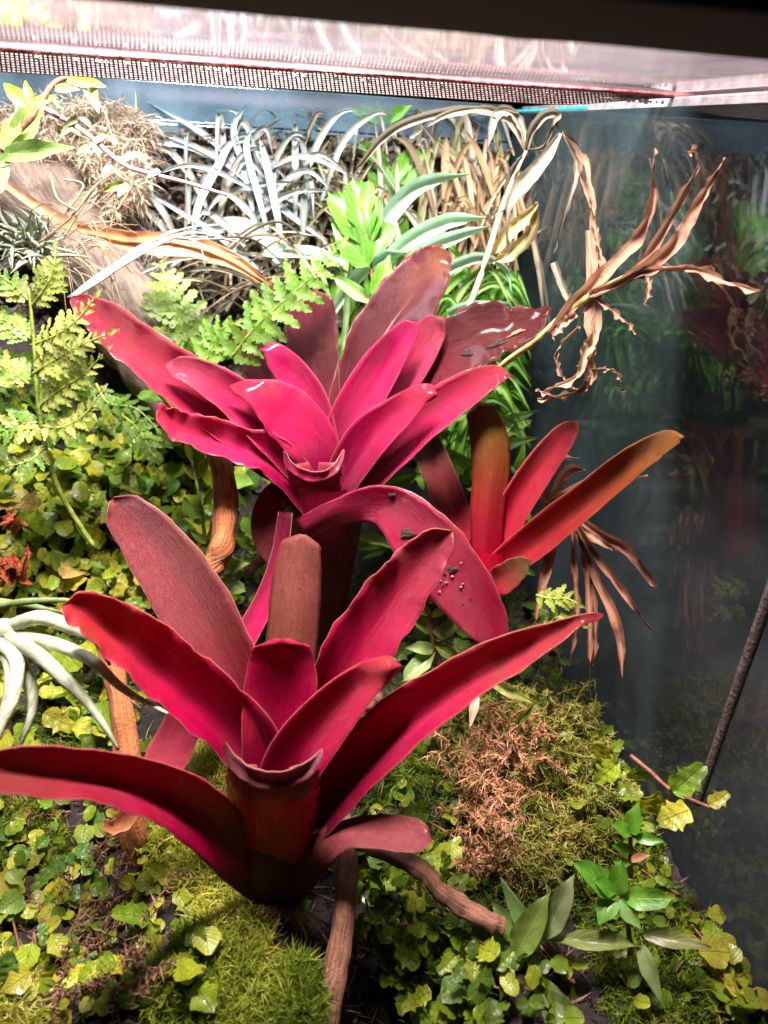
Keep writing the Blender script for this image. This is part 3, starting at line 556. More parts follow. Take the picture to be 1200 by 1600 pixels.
PINNA = leaf_mesh('leaflet', lambda v: max(.02, .46*(1-v)**.55*min(1, .5+v*5)*(.50+.50*abs(math.cos(math.pi*4.5*v))**.6)), 30, 5, .12, .15, .01, M_fern, 5)
PINNB = leaf_mesh('leaflet', lambda v: max(.02, .60*(1-v)**.6*min(1, .4+v*5)*(.45+.55*abs(math.cos(math.pi*6.5*v))**.6)), 42, 5, .12, .10, .01, M_fern, 6)
SUCC = leaf_mesh('leaf', lambda v: max(.02, .34*math.sin(math.pi*v**.8)**.6), 10, 7, .3, .1, .0, M_succ, 7)
CAMV = -RW.T @ np.array([0, 0, 1.0])*0; TOCAM = lambda p: -p/np.linalg.norm(p)
GRN = [(0.13, 0.24, 0.010), (0.22, 0.32, 0.012), (0.34, 0.41, 0.018), (0.07, 0.15, 0.010)]
YEL = [(0.42, 0.46, 0.03), (0.52, 0.50, 0.04), (0.28, 0.40, 0.02), (0.16, 0.32, 0.015)]
def col_pick(pal):
    c = np.array(pal[rs.randint(len(pal))])*rs.uniform(.8, 1.2); return tuple(np.clip(c, 0, 1))
def rnd(s=1.0): return rs.normal(size=3)*s
def inpoly(x, y, poly):
    c = False; n = len(poly)
    for i in range(n):
        x1_, y1_ = poly[i]; x2_, y2_ = poly[(i+1) % n]
        if (y1_ > y) != (y2_ > y) and x < (x2_-x1_)*(y-y1_)/(y2_-y1_)+x1_: c = not c
    return c
def sample(poly, n, mind=0):
    xs = [p[0] for p in poly]; ys = [p[1] for p in poly]; out = []; k = 0
    while len(out) < n and k < n*60:
        k += 1; x = rs.uniform(min(xs), max(xs)); y = rs.uniform(min(ys), max(ys))
        if inpoly(x, y, poly) and all((x-a)**2+(y-b)**2 > mind*mind for a, b in out): out.append((x, y))
    return out
def vine(label, poly, n, size, pal, lift=(0.003, 0.02), mind=16, name='creeping_fig', meshes=FIG, group='creeping fig vines', face=0.9):
    pts = sample(poly, n, mind)
    if not pts: return
    ctr = G(*np.mean(pts, axis=0)); t = thing(name, ctr, label, 'vine', group)
    pos = []
    for i, (x, y) in enumerate(pts):
        g_ = G(x, y); g_ = g_+TOCAM(g_)*rs.uniform(*lift)*1.0+np.array([0, 0, .002]); g_[0] = min(g_[0], XW-.006); pos.append(g_)
        nn = TOCAM(g_)*face+np.array([0, 0, .8])+rnd(.33); dd = rnd(1.0)+np.array([.1, -.2, -.5])
        place(meshes[rs.randint(len(meshes))], 'leaf', t, g_, dd, nn, size*rs.uniform(.65, 1.25), col_pick(pal), rs.uniform(.85, 1.1))
    order = sorted(range(len(pos)), key=lambda i: pos[i][0]+pos[i][1]*.6); items = []
    for a in range(0, len(order)-3, 3):
        q = [pos[order[a+k]]-TOCAM(pos[order[a+k]])*.004+rnd(.0015) for k in range(min(4, len(order)-a))]
        if max(np.linalg.norm(q[i+1]-q[i]) for i in range(len(q)-1)) < .024: items.append((q, 0.00045))
    if items: join_tubes('stems', items, M_stem, t, 5, n=12)
    return t
vine('yellow green creeping fig beneath the ferns at the left edge', [(-20, 560), (150, 560), (150, 740), (-20, 740)], 54, .015, [GRN[0], GRN[3], YEL[3]], mind=12)
vine('bright creeping fig with pale new leaves beside the red buds', [(-20, 730), (150, 730), (150, 900), (-20, 900)], 64, .0165, YEL+[(0.55, 0.36, 0.12)], mind=12)
vine('glossy wet creeping fig right of the green frond stalk', [(140, 640), (330, 660), (330, 800), (140, 780)], 64, .016, [GRN[0], GRN[1], YEL[0], GRN[3]])
vine('quilted creeping fig between the front left leaves and the branch', [(140, 780), (330, 800), (330, 960), (180, 950)], 60, .0165, YEL+GRN[:2], mind=12)
vine('dim creeping fig in the shade behind the bent branch', [(330, 640), (440, 760), (430, 960), (330, 960)], 30, .017, GRN)
vine('creeping fig under the fuzzy grey air plant', [(-20, 900), (180, 940), (170, 1160), (-20, 1160)], 46, .0165, YEL[:3]+GRN[:1])
vine('dark creeping fig behind the mound by the middle bromeliad', [(420, 800), (650, 880), (640, 1060), (420, 980)], 26, .014, [GRN[3], GRN[0]])
vine('sparse creeping fig seedlings on the dark soil at lower left', [(-10, 1260), (160, 1240), (190, 1560), (-10, 1560)], 84, .0085, YEL+[(0.10, 0.26, 0.04)], (.003, .012), 18)
vine('creeping fig sprig beside the shaggy moss mound', [(225, 1340), (330, 1330), (330, 1560), (225, 1560)], 26, .0125, GRN[:3]+YEL[:1], (.002, .01), 16)
vine('scalloped creeping fig climbing on the dark log', [(555, 1330), (690, 1340), (790, 1470), (760, 1600), (660, 1600), (560, 1440)], 150, .0088, GRN+YEL[2:], (.012, .024), 12)
vine('creeping fig leaves beside the tangled dry moss', [(560, 1130), (700, 1180), (730, 1360), (560, 1320)], 22, .013, GRN, (.003, .01), 28)
vine('creeping fig runner rising at the back right by the glass', [(870, 1120), (980, 1120), (1010, 1260), (900, 1260)], 54, .0075, GRN[:3]+YEL[:1], (.003, .014), 14)
vine('pale creeping fig trailing down the lower right corner', [(1060, 1420), (1120, 1440), (1190, 1580), (1130, 1620)], 30, .0098, YEL[:3], (.004, .012), 18)
vine('tiny leaved creeper hiding in the deep shade behind the dead leaves', [(640, 930), (900, 930), (950, 1110), (700, 1110)], 34, .011, [(0.05, .13, .01), (0.08, .18, .01)], (.003, .02), 16)
vine('tiny seedlings dotted between the broad leaves and the glass', [(880, 1240), (1010, 1240), (1080, 1420), (1000, 1440), (880, 1420)], 60, .0075, GRN[:3], (.002, .008), 14, meshes=OVAL, name='seedlings', group='seedlings')
vine('small round creeper leaves under the upright brown branch', [(60, 1060), (240, 1060), (230, 1170), (60, 1170)], 36, .010, YEL[1:]+GRN[:1], (.002, .01), 14)
vine('small creeper leaves peeping over the yellow moss', [(225, 1200), (360, 1200), (400, 1400), (250, 1400)], 34, .0085, YEL, (.004, .010), 18)
TL_ = [leaf_mesh('leaf', lob(2.0, .95, .10, .55), 9, 5, .12, .15, .03, M_fig, 40+s) for s in range(3)]
vine('tiny yellow leaved creeper spread over the bank below the large fern', [(-10, 600), (160, 640), (300, 760), (320, 900), (150, 940), (-10, 920)], 210, .0095, YEL, (.010, .026), 9, meshes=TL_+FIG[:1])
vine('tiny round leaved creeper carpeting the soil at the lower left', [(0, 1240), (230, 1260), (260, 1590), (0, 1590)], 130, .0058, GRN+YEL[:2], (.001, .008), 11, meshes=TL_)
vine('tiny round leaved creeper between the dark log and the broad leaves', [(560, 1330), (760, 1440), (900, 1480), (900, 1600), (640, 1600)], 110, .0060, GRN, (.004, .016), 11, meshes=TL_)
vine('tiny round leaved creeper on the mossy slope by the right glass', [(860, 1120), (960, 1130), (1040, 1360), (1150, 1540), (1000, 1600), (900, 1400)], 130, .0056, GRN, (.002, .009), 11, meshes=TL_)
vine('tiny round leaved creeper among the moss strands at centre right', [(560, 1150), (720, 1120), (730, 1330), (580, 1330)], 60, .0065, GRN[:3], (.003, .012), 13, meshes=TL_)
# one runner reaching to the glass
t = thing('vine_runner', P(1030, 1220, 28.5), 'lone vine runner with lobed yellow green leaves against the black glass', 'vine')
RP = [(985, 1180, 29.3), (1015, 1205, 28.8), (1050, 1235, 28.2), (1110, 1262, 26.8)]
tube('stem', [P(*p) for p in RP], [.0009, .0009, .0008, .0006], M_stem, t, 6)
for x, y, d, s, dx, dy in [(966, 1192, 29.2, .012, -.4, .5), (998, 1195, 29, .011, .2, .8), (1030, 1235, 28.2, .015, -.1, .9), (1052, 1238, 28, .015, .3, -.4), (1078, 1265, 27.4, .012, -.7, .3), (1108, 1258, 26.8, .008, .6, -.5), (940, 1160, 30, .011, .1, .8)]:
    p = P(x, y, d); place(FIG[rs.randint(5)], 'leaf', t, p, (dx, 0, -dy), TOCAM(p)+rnd(.2), s, col_pick(YEL))
# red withered buds
t = thing('withered_buds', P(15, 850, 35), 'crumpled red withered buds at the left edge', 'buds')
M_bud = mat_foliage('bud', (0.5, 0.1, 0.05), .2, .25, .5, 1.0, (.3, .05, .02), .5)
BUD = leaf_mesh('petal', lob(2.2, .7, .2), 10, 7, .5, .6, .12, M_bud, 33)
for cx, cy in [(14, 815), (20, 873), (14, 905)]:
    for k in range(9):
        p = P(cx+rs.normal()*9, cy+rs.normal()*7, 35+rs.normal()*.3); place(BUD, 'petal', t, p, rnd(), rnd(), .009*rs.uniform(.7, 1.2), (0.45, 0.05, 0.03))

# ferns
def frond(t, rows, np_, size, pal, me=PINNA, taper=True, ang=62, start=.1, sf=1.1):
    np_ = int(np_*1.35)
    pts = cr([tuple(P(*r)) for r in rows], 60)
    V, F, UV = tube_geo(pts[::4], np.linspace(.0008, .0003, len(pts[::4])), 6, 30)
    mesh_obj('stalk', V, F, M_gstem, t, UV)
    for i in range(np_):
        v = start+(1-start)*i/(np_-1); k = min(58, int(v*59)); p = pts[k]; T = pts[k+1]-pts[k]; T /= np.linalg.norm(T)
        n_ = TOCAM(p)+np.array([0, 0, .5])+rnd(.12); n_ -= T*(T@n_); n_ /= np.linalg.norm(n_); B = np.cross(T, n_)
        L = size*(math.sin(math.pi*min(1, (v*.9+.12)))**.6 if taper else 1)*(1-.55*v)*rs.uniform(.9, 1.1)
        for s in (-1, 1):
            a = math.radians(ang-25*v+rs.normal()*4); place(me, 'leaflet', t, p, T*math.cos(a)+B*s*math.sin(a)+rnd(.05), n_+rnd(.15), L, col_pick(pal), sf)
    place(me, 'leaflet', t, pts[-2], pts[-1]-pts[-3], TOCAM(pts[-1]), size*.4, col_pick(pal))
FL = [(0.38, 0.50, 0.05), (0.46, 0.54, 0.08), (0.34, 0.50, 0.05)]
FG = [(0.20, 0.44, 0.05), (0.26, 0.50, 0.07)]
t = thing('fern', P(60, 600, 33), 'large yellow green fern with toothed fronds at the left edge', 'fern')
FY = [(0.50, 0.58, 0.14), (0.56, 0.60, 0.18), (0.42, 0.54, 0.10)]
tube('stalk', [P(150, 860, 36.5), P(90, 760, 35), P(62, 650, 33.6), (P(55, 560, 32.8)), P(45, 450, 32.2)], [.0013, .0012, .001, .0009, .0006], M_gstem, t, 7)
for A, k, s_ in [([(55, 640, 33.6), (90, 612, 33), (130, 585, 32.6), (166, 548, 32.4)], 8, .0125), ([(50, 585, 33), (90, 560, 32.4), (125, 540, 32), (172, 520, 31.8)], 9, .0135), ([(48, 540, 32.8), (85, 525, 32.2), (120, 500, 32), (150, 462, 31.8)], 7, .012), ([(48, 480, 32.4), (70, 450, 32), (84, 420, 31.8), (86, 388, 31.8)], 7, .011), ([(60, 665, 33.8), (95, 668, 33.4), (130, 650, 33), (160, 610, 32.8)], 7, .012), ([(45, 600, 33), (10, 575, 32.6), (-30, 560, 32.4)], 6, .013), ([(48, 530, 32.8), (15, 505, 32.4), (-30, 490, 32.2)], 6, .013), ([(58, 660, 33.8), (20, 665, 33.2), (-25, 690, 33)], 6, .013), ([(45, 470, 32.4), (20, 445, 32.2), (-15, 420, 32)], 5, .011), ([(70, 700, 34.2), (45, 720, 33.8), (5, 730, 33.4)], 5, .010)]:
    frond(t, A, k, s_, FY if k > 6 else FG+FY, PINNB, True, 70, .12)
t = thing('fern', P(400, 480, 37), 'fresh green fern frond arching in front of the dark upright leaf', 'fern')
frond(t, [(360, 560, 37), (400, 510, 36.4), (450, 465, 36), (500, 420, 36), (530, 385, 36.2)], 9, .022, FG, PINNB, True, 80, .05)
t = thing('fern', P(270, 500, 41), 'pale fern frond behind the far left magenta leaf', 'fern')
frond(t, [(300, 560, 41.5), (280, 500, 41), (262, 450, 41), (250, 400, 41.2)], 7, .024, [(0.30, .46, .10)], PINNB, True, 75, .1)
frond(t, [(310, 590, 41), (330, 545, 40.6), (345, 515, 40.4), (390, 500, 40.2)], 6, .016, FG, PINNB)
t = thing('fern', P(210, 640, 38), 'small shaded fern fronds beneath the far left magenta leaf', 'fern')
frond(t, [(180, 640, 38.4), (215, 670, 37.6), (235, 705, 37.2), (245, 745, 37)], 7, .014, [(0.18, .34, .03)], PINNB)
frond(t, [(150, 600, 38.6), (170, 630, 38.2), (215, 640, 37.8), (262, 690, 37.6)], 7, .012, [(0.14, .30, .03)], PINNB)
t = thing('fern', P(200, 1510, 29), 'tiny bright fern sprout on the dark soil at lower left', 'fern')
frond(t, [(165, 1560, 29.4), (180, 1530, 29), (200, 1505, 28.8), (215, 1488, 28.8)], 5, .009, FL, PINNB, False)
frond(t, [(70, 1600, 29), (100, 1580, 28.8), (130, 1575, 28.6), (160, 1575, 28.6)], 6, .009, FL, PINNB, False)
t = thing('fern', P(880, 960, 33), 'small yellow green fern leaves hanging behind the dead brown strips', 'fern')
frond(t, [(838, 930, 33.6), (860, 935, 33.2), (885, 935, 33), (905, 945, 32.8)], 5, .010, [(0.3, .38, .03)], PINNB)
frond(t, [(850, 985, 33.6), (870, 965, 33.2), (885, 970, 33), (912, 978, 32.8)], 5, .010, [(0.3, .38, .03)], PINNB)

# leafy stems
def leafy(label, stem, leaves, name='leafy_plant', pal=FG, meshes=OVAL, r=.0011, sm_=M_stem, cat='plant', grp=None):
    t = thing(name, P(*stem[0]), label, cat, grp)
    tube('stem', [P(*p) for p in stem], np.linspace(r, r*.6, len(stem)), sm_, t, 7)
    for L in leaves:
        x0_, y0_, d0, x1_, y1_, d1 = L[:6]; w = L[6] if len(L) > 6 else 1.0; c = L[7] if len(L) > 7 else col_pick(pal)
        a = P(x0_, y0_, d0); q = P(x1_, y1_, d1); n_ = TOCAM(a)+np.array([0, 0, .35])+rnd(.15)
        place(meshes[rs.randint(len(meshes))], 'leaf', t, a, q-a, n_, np.linalg.norm(q-a), c, w)
    return t
BG = (0.09, 0.30, 0.02); BG2 = (0.15, 0.40, 0.03)
leafy('bright green leafy stem rising behind the middle bromeliad', [(583, 480, 40), (582, 440, 39.6), (575, 380, 39.2), (568, 330, 39)],
 [(575, 375, 39.2, 552, 270, 38.6, 1.1, BG), (578, 390, 39.2, 515, 290, 38.6, 1.1, BG), (580, 420, 39.2, 522, 345, 38.4, 1.25, BG), (580, 380, 39.2, 590, 300, 39, .8, BG), (583, 400, 39.2, 612, 340, 39.4, 1.2, BG), (584, 470, 39.6, 610, 398, 39, 1.0, BG2), (583, 475, 39.6, 520, 430, 39, .7, (.3, .5, .15)), (572, 345, 39, 575, 275, 38.8, .9, BG2)])
leafy('taller green leafy stem at the back among pale blades', [(640, 420, 46), (620, 340, 46), (605, 250, 46), (600, 190, 46)],
 [(600, 190, 46, 545, 165, 45, .9, BG2), (600, 190, 46, 640, 165, 45, .9, BG2), (602, 200, 46, 590, 155, 45, .8, BG), (610, 270, 46, 560, 220, 45, 1, BG), (612, 290, 46, 670, 225, 45.5, 1.2, BG2), (620, 330, 46, 665, 250, 45.5, 1.0, BG), (615, 320, 46, 575, 240, 45.5, 1.0, BG), (630, 380, 46, 600, 290, 45.5, 1.1, BG), (636, 410, 46, 690, 330, 45.5, .9, BG2)])
LOL = [(0.20, 0.28, 0.08), (0.26, 0.32, 0.13), (0.15, 0.25, 0.06)]
leafy('broad green leafed plant at lower right beside the blunt twig', [(815, 1510, 27.5), (830, 1480, 27), (845, 1450, 26.8)],
 [(800, 1500, 27, 850, 1408, 26, 1.2, (.26, .38, .08)), (848, 1470, 27, 892, 1378, 26.2, 1.1, (.30, .36, .17)), (860, 1470, 26.8, 1000, 1468, 25.8, .75, (.22, .28, .07)), (815, 1515, 27, 930, 1620, 25, .85, (.24, .34, .12)), (812, 1520, 27, 870, 1640, 25.2, .8, (.16, .26, .08)), (800, 1500, 27, 785, 1560, 25.8, 1.2, (.34, .36, .05)), (820, 1480, 27.4, 770, 1410, 27.6, 1.1, (.16, .26, .06)), (1005, 1460, 26.4, 1105, 1475, 25.4, 1.1, (.20, .22, .06)), (1000, 1475, 26.4, 1030, 1560, 25.2, 1.3, (.24, .32, .12)), (840, 1490, 27.2, 790, 1380, 27.8, 1, (.12, .24, .05)), (800, 1490, 27, 740, 1440, 27, 1.2, (.14, .2, .1))], meshes=LANCE, r=.0016)
leafy('fresh green rosette standing in front of the dark glass', [(985, 1490, 27, ), (980, 1440, 26.8), (965, 1400, 26.6)],
 [(965, 1405, 26.6, 905, 1345, 26.4, 1.1, BG), (968, 1402, 26.6, 1050, 1405, 25.6, 1.0, BG2), (965, 1402, 26.6, 1000, 1450, 25.8, 1.2, (.18, .36, .08)), (960, 1400, 26.6, 935, 1440, 26, 1.6, BG), (965, 1400, 26.6, 968, 1350, 26.2, 1.2, BG2), (960, 1395, 26.6, 935, 1375, 26.2, 1.5, BG)], meshes=OVAL)
leafy('slender green seedling with paired leaves near the right glass', [(985, 1370, 28.5), (985, 1320, 28), (985, 1290, 27.8)],
 [(985, 1305, 27.8, 995, 1258, 27.4, 1.1, BG2), (985, 1305, 27.8, 960, 1285, 27.4, 1.2, BG2), (990, 1308, 27.8, 1036, 1315, 27.2, .9, BG), (985, 1330, 28, 960, 1320, 27.8, 1.3, BG), (985, 1345, 28, 1012, 1335, 27.4, .8, (.5, .25, .15)), (985, 1350, 28, 960, 1345, 27.8, 1, BG)])
leafy('soft green sprig growing under the hanging glossy leaf', [(680, 1040, 33.4), (676, 1000, 33), (668, 950, 32.6), (664, 925, 32.4)],
 [(672, 960, 32.6, 640, 940, 32, .8, GRN[1]), (672, 965, 32.6, 708, 945, 32.2, .8, GRN[1]), (676, 990, 33, 640, 960, 32.4, .8, (.22, .36, .06)), (676, 1000, 33, 722, 968, 32.4, .9, (.22, .36, .08)), (678, 1020, 33, 630, 1060, 32, 1, (.24, .36, .10)), (678, 1015, 33, 640, 1010, 32.2, 1, (.3, .4, .12)), (680, 1010, 33, 720, 1030, 32.4, .9, GRN[1]), (666, 935, 32.5, 660, 905, 32.2, .7, GRN[2]), (668, 945, 32.5, 690, 915, 32.2, .7, GRN[2]), (674, 980, 33, 700, 1000, 32.4, .8, GRN[2])])
leafy('pale green sprig beside the crooked orange branch', [(345, 960, 36.4), (322, 850, 36.2), (312, 780, 36), (300, 720, 35.8)],
 [(318, 800, 36, 290, 770, 35.6, .8, GRN[2]), (318, 790, 36, 338, 760, 35.8, .8, GRN[2]), (308, 750, 36, 285, 725, 35.6, .8, YEL[0]), (308, 750, 36, 325, 715, 35.6, .8, GRN[2]), (324, 850, 36, 298, 830, 35.8, .8, GRN[1]), (324, 845, 36, 345, 815, 35.8, .8, GRN[1]), (300, 722, 35.8, 290, 690, 35.6, .8, YEL[0]), (332, 890, 36.2, 385, 880, 35.8, 1.0, (.3, .4, .08)), (335, 910, 36.2, 385, 920, 36, 1.2, (.26, .36, .06))], sm_=M_gstem)
leafy('yellowing lance leaves below the long front right leaf', [(735, 1110, 30.6), (740, 1085, 30), (742, 1068, 29.6)],
 [(760, 1062, 29.4, 835, 1100, 28.6, .8, (.42, .44, .08)), (742, 1068, 29.6, 722, 1100, 29.4, 1.0, (.20, .38, .14)), (745, 1085, 29.6, 735, 1132, 29, 1.1, (.70, .52, .38)), (835, 1100, 28.8, 800, 1140, 29.4, .8, (.20, .26, .04))], meshes=LANCE)
leafy('small pinkish seedling rosette on the soil at lower left', [(128, 1425, 29.6), (128, 1410, 29.3)],
 [(128, 1415, 29.3, 110, 1400, 29, 1.3, (.55, .42, .15)), (128, 1415, 29.3, 135, 1395, 29, 1.2, (.6, .45, .22)), (130, 1418, 29.2, 150, 1428, 29, 1.6, (.62, .20, .16)), (126, 1418, 29.2, 102, 1435, 29, 1.4, (.5, .28, .14)), (128, 1420, 29.2, 148, 1442, 28.9, 1.2, (.3, .42, .06)), (124, 1420, 29.2, 112, 1445, 28.9, 1.2, (.5, .3, .14)), (128, 1405, 29.3, 90, 1408, 29, 1, (.3, .38, .04)), (130, 1404, 29.3, 138, 1378, 29, 1, (.28, .42, .04))])
leafy('yellow round leaf and pale leaves on a stem at the lower left edge', [(20, 1460, 28.6), (10, 1400, 28.2), (-10, 1350, 28)],
 [(30, 1390, 28, -18, 1372, 27.6, 1.9, (.55, .46, .05)), (5, 1460, 28, 22, 1424, 27.8, 1.6, (.35, .44, .24)), (10, 1360, 28, 34, 1380, 27.8, 1.5, (.3, .44, .06))])
leafy('dark glossy leaves tucked into moss left of the front bromeliad', [(275, 1390, 30.4), (278, 1370, 30)],
 [(290, 1355, 30, 296, 1400, 29.4, 1.3, (.10, .14, .05)), (275, 1355, 30, 232, 1352, 29.4, 1.2, (.22, .28, .04)), (430, 1450, 29, 480, 1410, 28.4, 1.2, (.10, .30, .02))])

# succulent stems at top left
leafy('thick succulent stem with long pale green leaves at the top left edge', [(0, 235, 33), (20, 215, 33), (52, 180, 32.8), (80, 135, 33), (105, 122, 33.4), (145, 125, 33.6)],
 [(10, 240, 33, 30, 168, 32.6, 1.2, (.24, .34, .08)), (20, 215, 33, 68, 158, 32.6, 1.3, (.22, .32, .08)), (5, 245, 33, 105, 228, 32.4, .8, (.20, .34, .09)), (18, 235, 33, 55, 205, 32.6, 1.0, (.36, .5, .14)), (45, 170, 33, 5, 128, 33, 1.2, (.36, .55, .05)), (50, 165, 33, 38, 125, 33, 1, (.50, .60, .04)), (85, 140, 33, 122, 138, 33, 1.2, (.30, .48, .12)), (105, 122, 33.2, 160, 132, 33, 1.1, (.42, .55, .06)), (135, 125, 33.4, 152, 170, 33, 1, (.3, .28, .08)), (-10, 260, 33, 30, 240, 32.6, 1, (.3, .48, .12)), (-20, 300, 33, 12, 265, 32.6, 1.8, (.4, .5, .2)), (52, 160, 33, 90, 150, 33, 1, (.3, .5, .1))], 'succulent', FG, [SUCC], .0016, M_stem, 'succulent')
L_ = []
for (ax, ay, bx, by) in [(100, 170, 250, 265), (95, 180, 205, 290)]:
    for k in range(8):
        f = k/7; x = ax+(bx-ax)*f; y = ay+(by-ay)*f; s = 1 if k % 2 else -1
        L_.append((x, y, 34.2, x-14-10*rs.rand(), y+(18 if s > 0 else -22)*rs.uniform(.6, 1), 34, 1.1, (.40, .52, .20) if rs.rand() < .7 else (.62, .68, .55)))
leafy('trailing string of small plump leaves on a pink stem', [(70, 170, 34.4), (130, 205, 34.3), (190, 255, 34.2), (230, 270, 34.2), (290, 285, 34.6), (355, 305, 35)], L_+[(195, 285, 34.2, 162, 298, 34, 1, (.4, .6, .08))], 'succulent', FG, [SUCC], .0013, mat_plain('pink_stem', (.55, .25, .30), .5, 0, 200, .3), 'succulent')
# ------------------------------------------------------------------ air plants
M_airs = mat_foliage('silver_leaf', (.6, .6, .5), .05, .2, .6, .6, (.4, .34, .24), .3)
t = thing('air_plant', P(55, 385, 36), 'small spiky silver green air plant on the driftwood', 'air plant')
for k in range(120):
    a = rs.uniform(0, 2*math.pi); e = rs.uniform(-.3, 1.2); D = np.array([math.cos(a)*math.cos(e), -abs(math.sin(a))*.8*math.cos(e), math.sin(e)*.9+.1])
    L = rs.uniform(.010, .026); b0 = P(50, 390, 36.5)+rnd(.003); b1 = b0+D*L*.55+rnd(.001); b2 = b0+D*L+np.array([0, 0, -.004])+rnd(.002)
    c = np.array((.42, .46, .34))*rs.uniform(.7, 1.15)
    pts = cr([tuple(b0)+(0.0012,), tuple(b1)+(.0009,), tuple(b2)+(.0001,)], 8)
    tube('leaf', [p[:3] for p in pts], [p[3] for p in pts], M_airs, t, 5, 8, 0, k, tuple(c))
t = thing('air_plant', P(-5, 985, 26.5), 'fuzzy grey green air plant with long curling arms at the left edge', 'air plant')
M_fz = mat_foliage('fuzzy_leaf', (.6, .65, .5), .02, .15, .75, 1.2, (.55, .58, .48), .5)
for k, A in enumerate([
 [(0, 985, 26, 26), (60, 965, 25.4, 28), (110, 980, 25.2, 26), (150, 1000, 25, 18), (172, 1040, 25, 6)],
 [(10, 990, 26, 26), (80, 1005, 25.2, 26), (140, 1030, 24.8, 24), (195, 1078, 24.6, 16), (262, 1115, 24.6, 5)],
 [(15, 995, 25.6, 28), (55, 1020, 25, 30), (100, 1060, 24.6, 26), (130, 1090, 24.4, 20), (160, 1130, 24.4, 14), (185, 1172, 24.6, 5)],
 [(5, 995, 25.8, 30), (18, 1050, 25, 28), (12, 1100, 24.8, 24), (-10, 1150, 24.8, 12)],
 [(15, 1000, 26, 22), (45, 1060, 25.4, 24), (50, 1110, 25.2, 18), (30, 1170, 25.2, 6)],
 [(-10, 1000, 25.6, 30), (25, 1030, 25, 30), (20, 1090, 24.4, 26), (0, 1140, 24.2, 18), (-20, 1190, 24, 8)],
 [(-30, 950, 27, 12), (40, 940, 27, 14), (105, 938, 27, 8), (120, 945, 27, 5)],
 [(-30, 935, 27.5, 10), (40, 945, 27.5, 12), (100, 958, 27.4, 5)]]):
    tube('leaf', [P(*a[:3]) for a in A], [a[3]*.80/2/FPX*a[2]*.01 for a in A], M_fz, t, 10, 30, .05, k, (.66, .74, .50) if k < 6 else (.26, .36, .12))
tube('base', [P(-20, 985, 26.4), P(5, 985, 25.8), P(25, 990, 25.8)], [.003, .0042, .003], M_fz, t, 12, 14, .05, 5, (.5, .56, .38))

# ------------------------------------------------------------------ dried grass and green grass at the back
M_hay = mat_dry('hay', (0.58, 0.53, 0.45), (0.38, 0.33, 0.26), (0.14, 0.08, 0.045), .25, .55)
M_pale = mat_dry('pale_blade', (0.50, 0.60, 0.65), (0.38, 0.42, 0.40), (0.40, 0.30, 0.18), .25, .5)
M_gblade = mat_foliage('grass_blade', (.5, .6, .3), .15, .35, .4, .3, (.3, .4, .1), .2)
M_rust = mat_dry('rust_leaf', (0.55, 0.29, 0.19), (0.36, 0.17, 0.10), (0.06, 0.018, 0.014), .25, .85)
M_tan = mat_dry('tan_leaf', (0.66, 0.38, 0.24), (0.50, 0.28, 0.17), (0.14, 0.07, 0.04), .3, .6)
def blade(t, A, mat, col=(1, 1, 1), n=16, name='blade', seed=0, ruf=0.3, m=5):
    return strap([tuple(a)+(0.05, 0.15, 0)[len(a)-4:] if len(a) < 7 else a for a in A], name, mat, t, col, n=n, m=m, tip=.25, ruf=ruf, thick=0, seed=seed, tipk=1.0)
def tuft(label, n, cx, cy, sx, sy, d, Lr, wr, mat, pal, group='clumps of dried grass', name='dried_grass', angs=(0, 360), cat='grass clump', up=.35):
    t = thing(name, P(cx, cy, d), label, cat, group)
    for k in range(int(n*1.5)):
        x = cx+rs.normal()*sx; y = cy+rs.normal()*sy; a = math.radians(rs.uniform(*angs)); L = rs.uniform(*Lr); w = rs.uniform(*wr)*rs.uniform(.28, .65)
        dx, dy = math.cos(a)*L, -math.sin(a)*L; dd = d+rs.uniform(-1.5, 1.2); g_ = rs.uniform(.2, .55)*L
        A = [(x-dx*.5, y-dy*.5+g_*.4, dd+.3, w*.6), (x-dx*.2, y-dy*.2-g_*up*.3, dd, w), (x+dx*.15, y+dy*.15-g_*up*.5, dd-.3, w*.95), (x+dx*.5, y+dy*.5+g_*rs.uniform(-.1, .8), dd-.6, w*.5)]
        A = [(q[0], max(q[1], 176), q[2], q[3], rs.uniform(-.2, .3), .12) for q in A]
        c = np.array(pal[rs.randint(len(pal))])*rs.uniform(.75, 1.15); blade(t, A, mat, tuple(np.clip(c, 0, 1)), 14, seed=k)
    return t
HP = [(1, 1.02, 1.0), (.95, .9, .78), (.62, .53, .42), (.85, .86, .82), (.42, .34, .26), (.6, .72, .42)]
tuft('dried straw blades at the upper left beside the pale moss clump', 64, 320, 300, 60, 60, 46.5, (90, 200), (9, 16), M_hay, HP)
tuft('thick heap of dried straw behind the dark upright leaf', 75, 440, 310, 65, 65, 46.5, (80, 190), (9, 16), M_hay, HP)
tuft('hanging dried straw right of the tall green stem', 64, 700, 290, 60, 70, 46.5, (80, 180), (10, 18), M_hay, HP, angs=(60, 130))
tuft('brown dried straw near the back right corner', 30, 765, 330, 35, 60, 45, (80, 160), (10, 20), M_hay, [(.9, .7, .5), (.7, .5, .32), (1, .9, .7)], angs=(50, 130))
tuft('low dried straw lying above the far left magenta leaf', 26, 390, 420, 90, 35, 43.5, (100, 220), (7, 13), M_hay, HP, angs=(-30, 30))
tuft('dried straw between the two green leafy stems', 26, 560, 300, 40, 70, 47, (80, 170), (9, 15), M_hay, HP, angs=(50, 130))
t = thing('grass', P(480, 300, 44), 'bleached white blue grass blades fanning out at the back', 'grass clump')
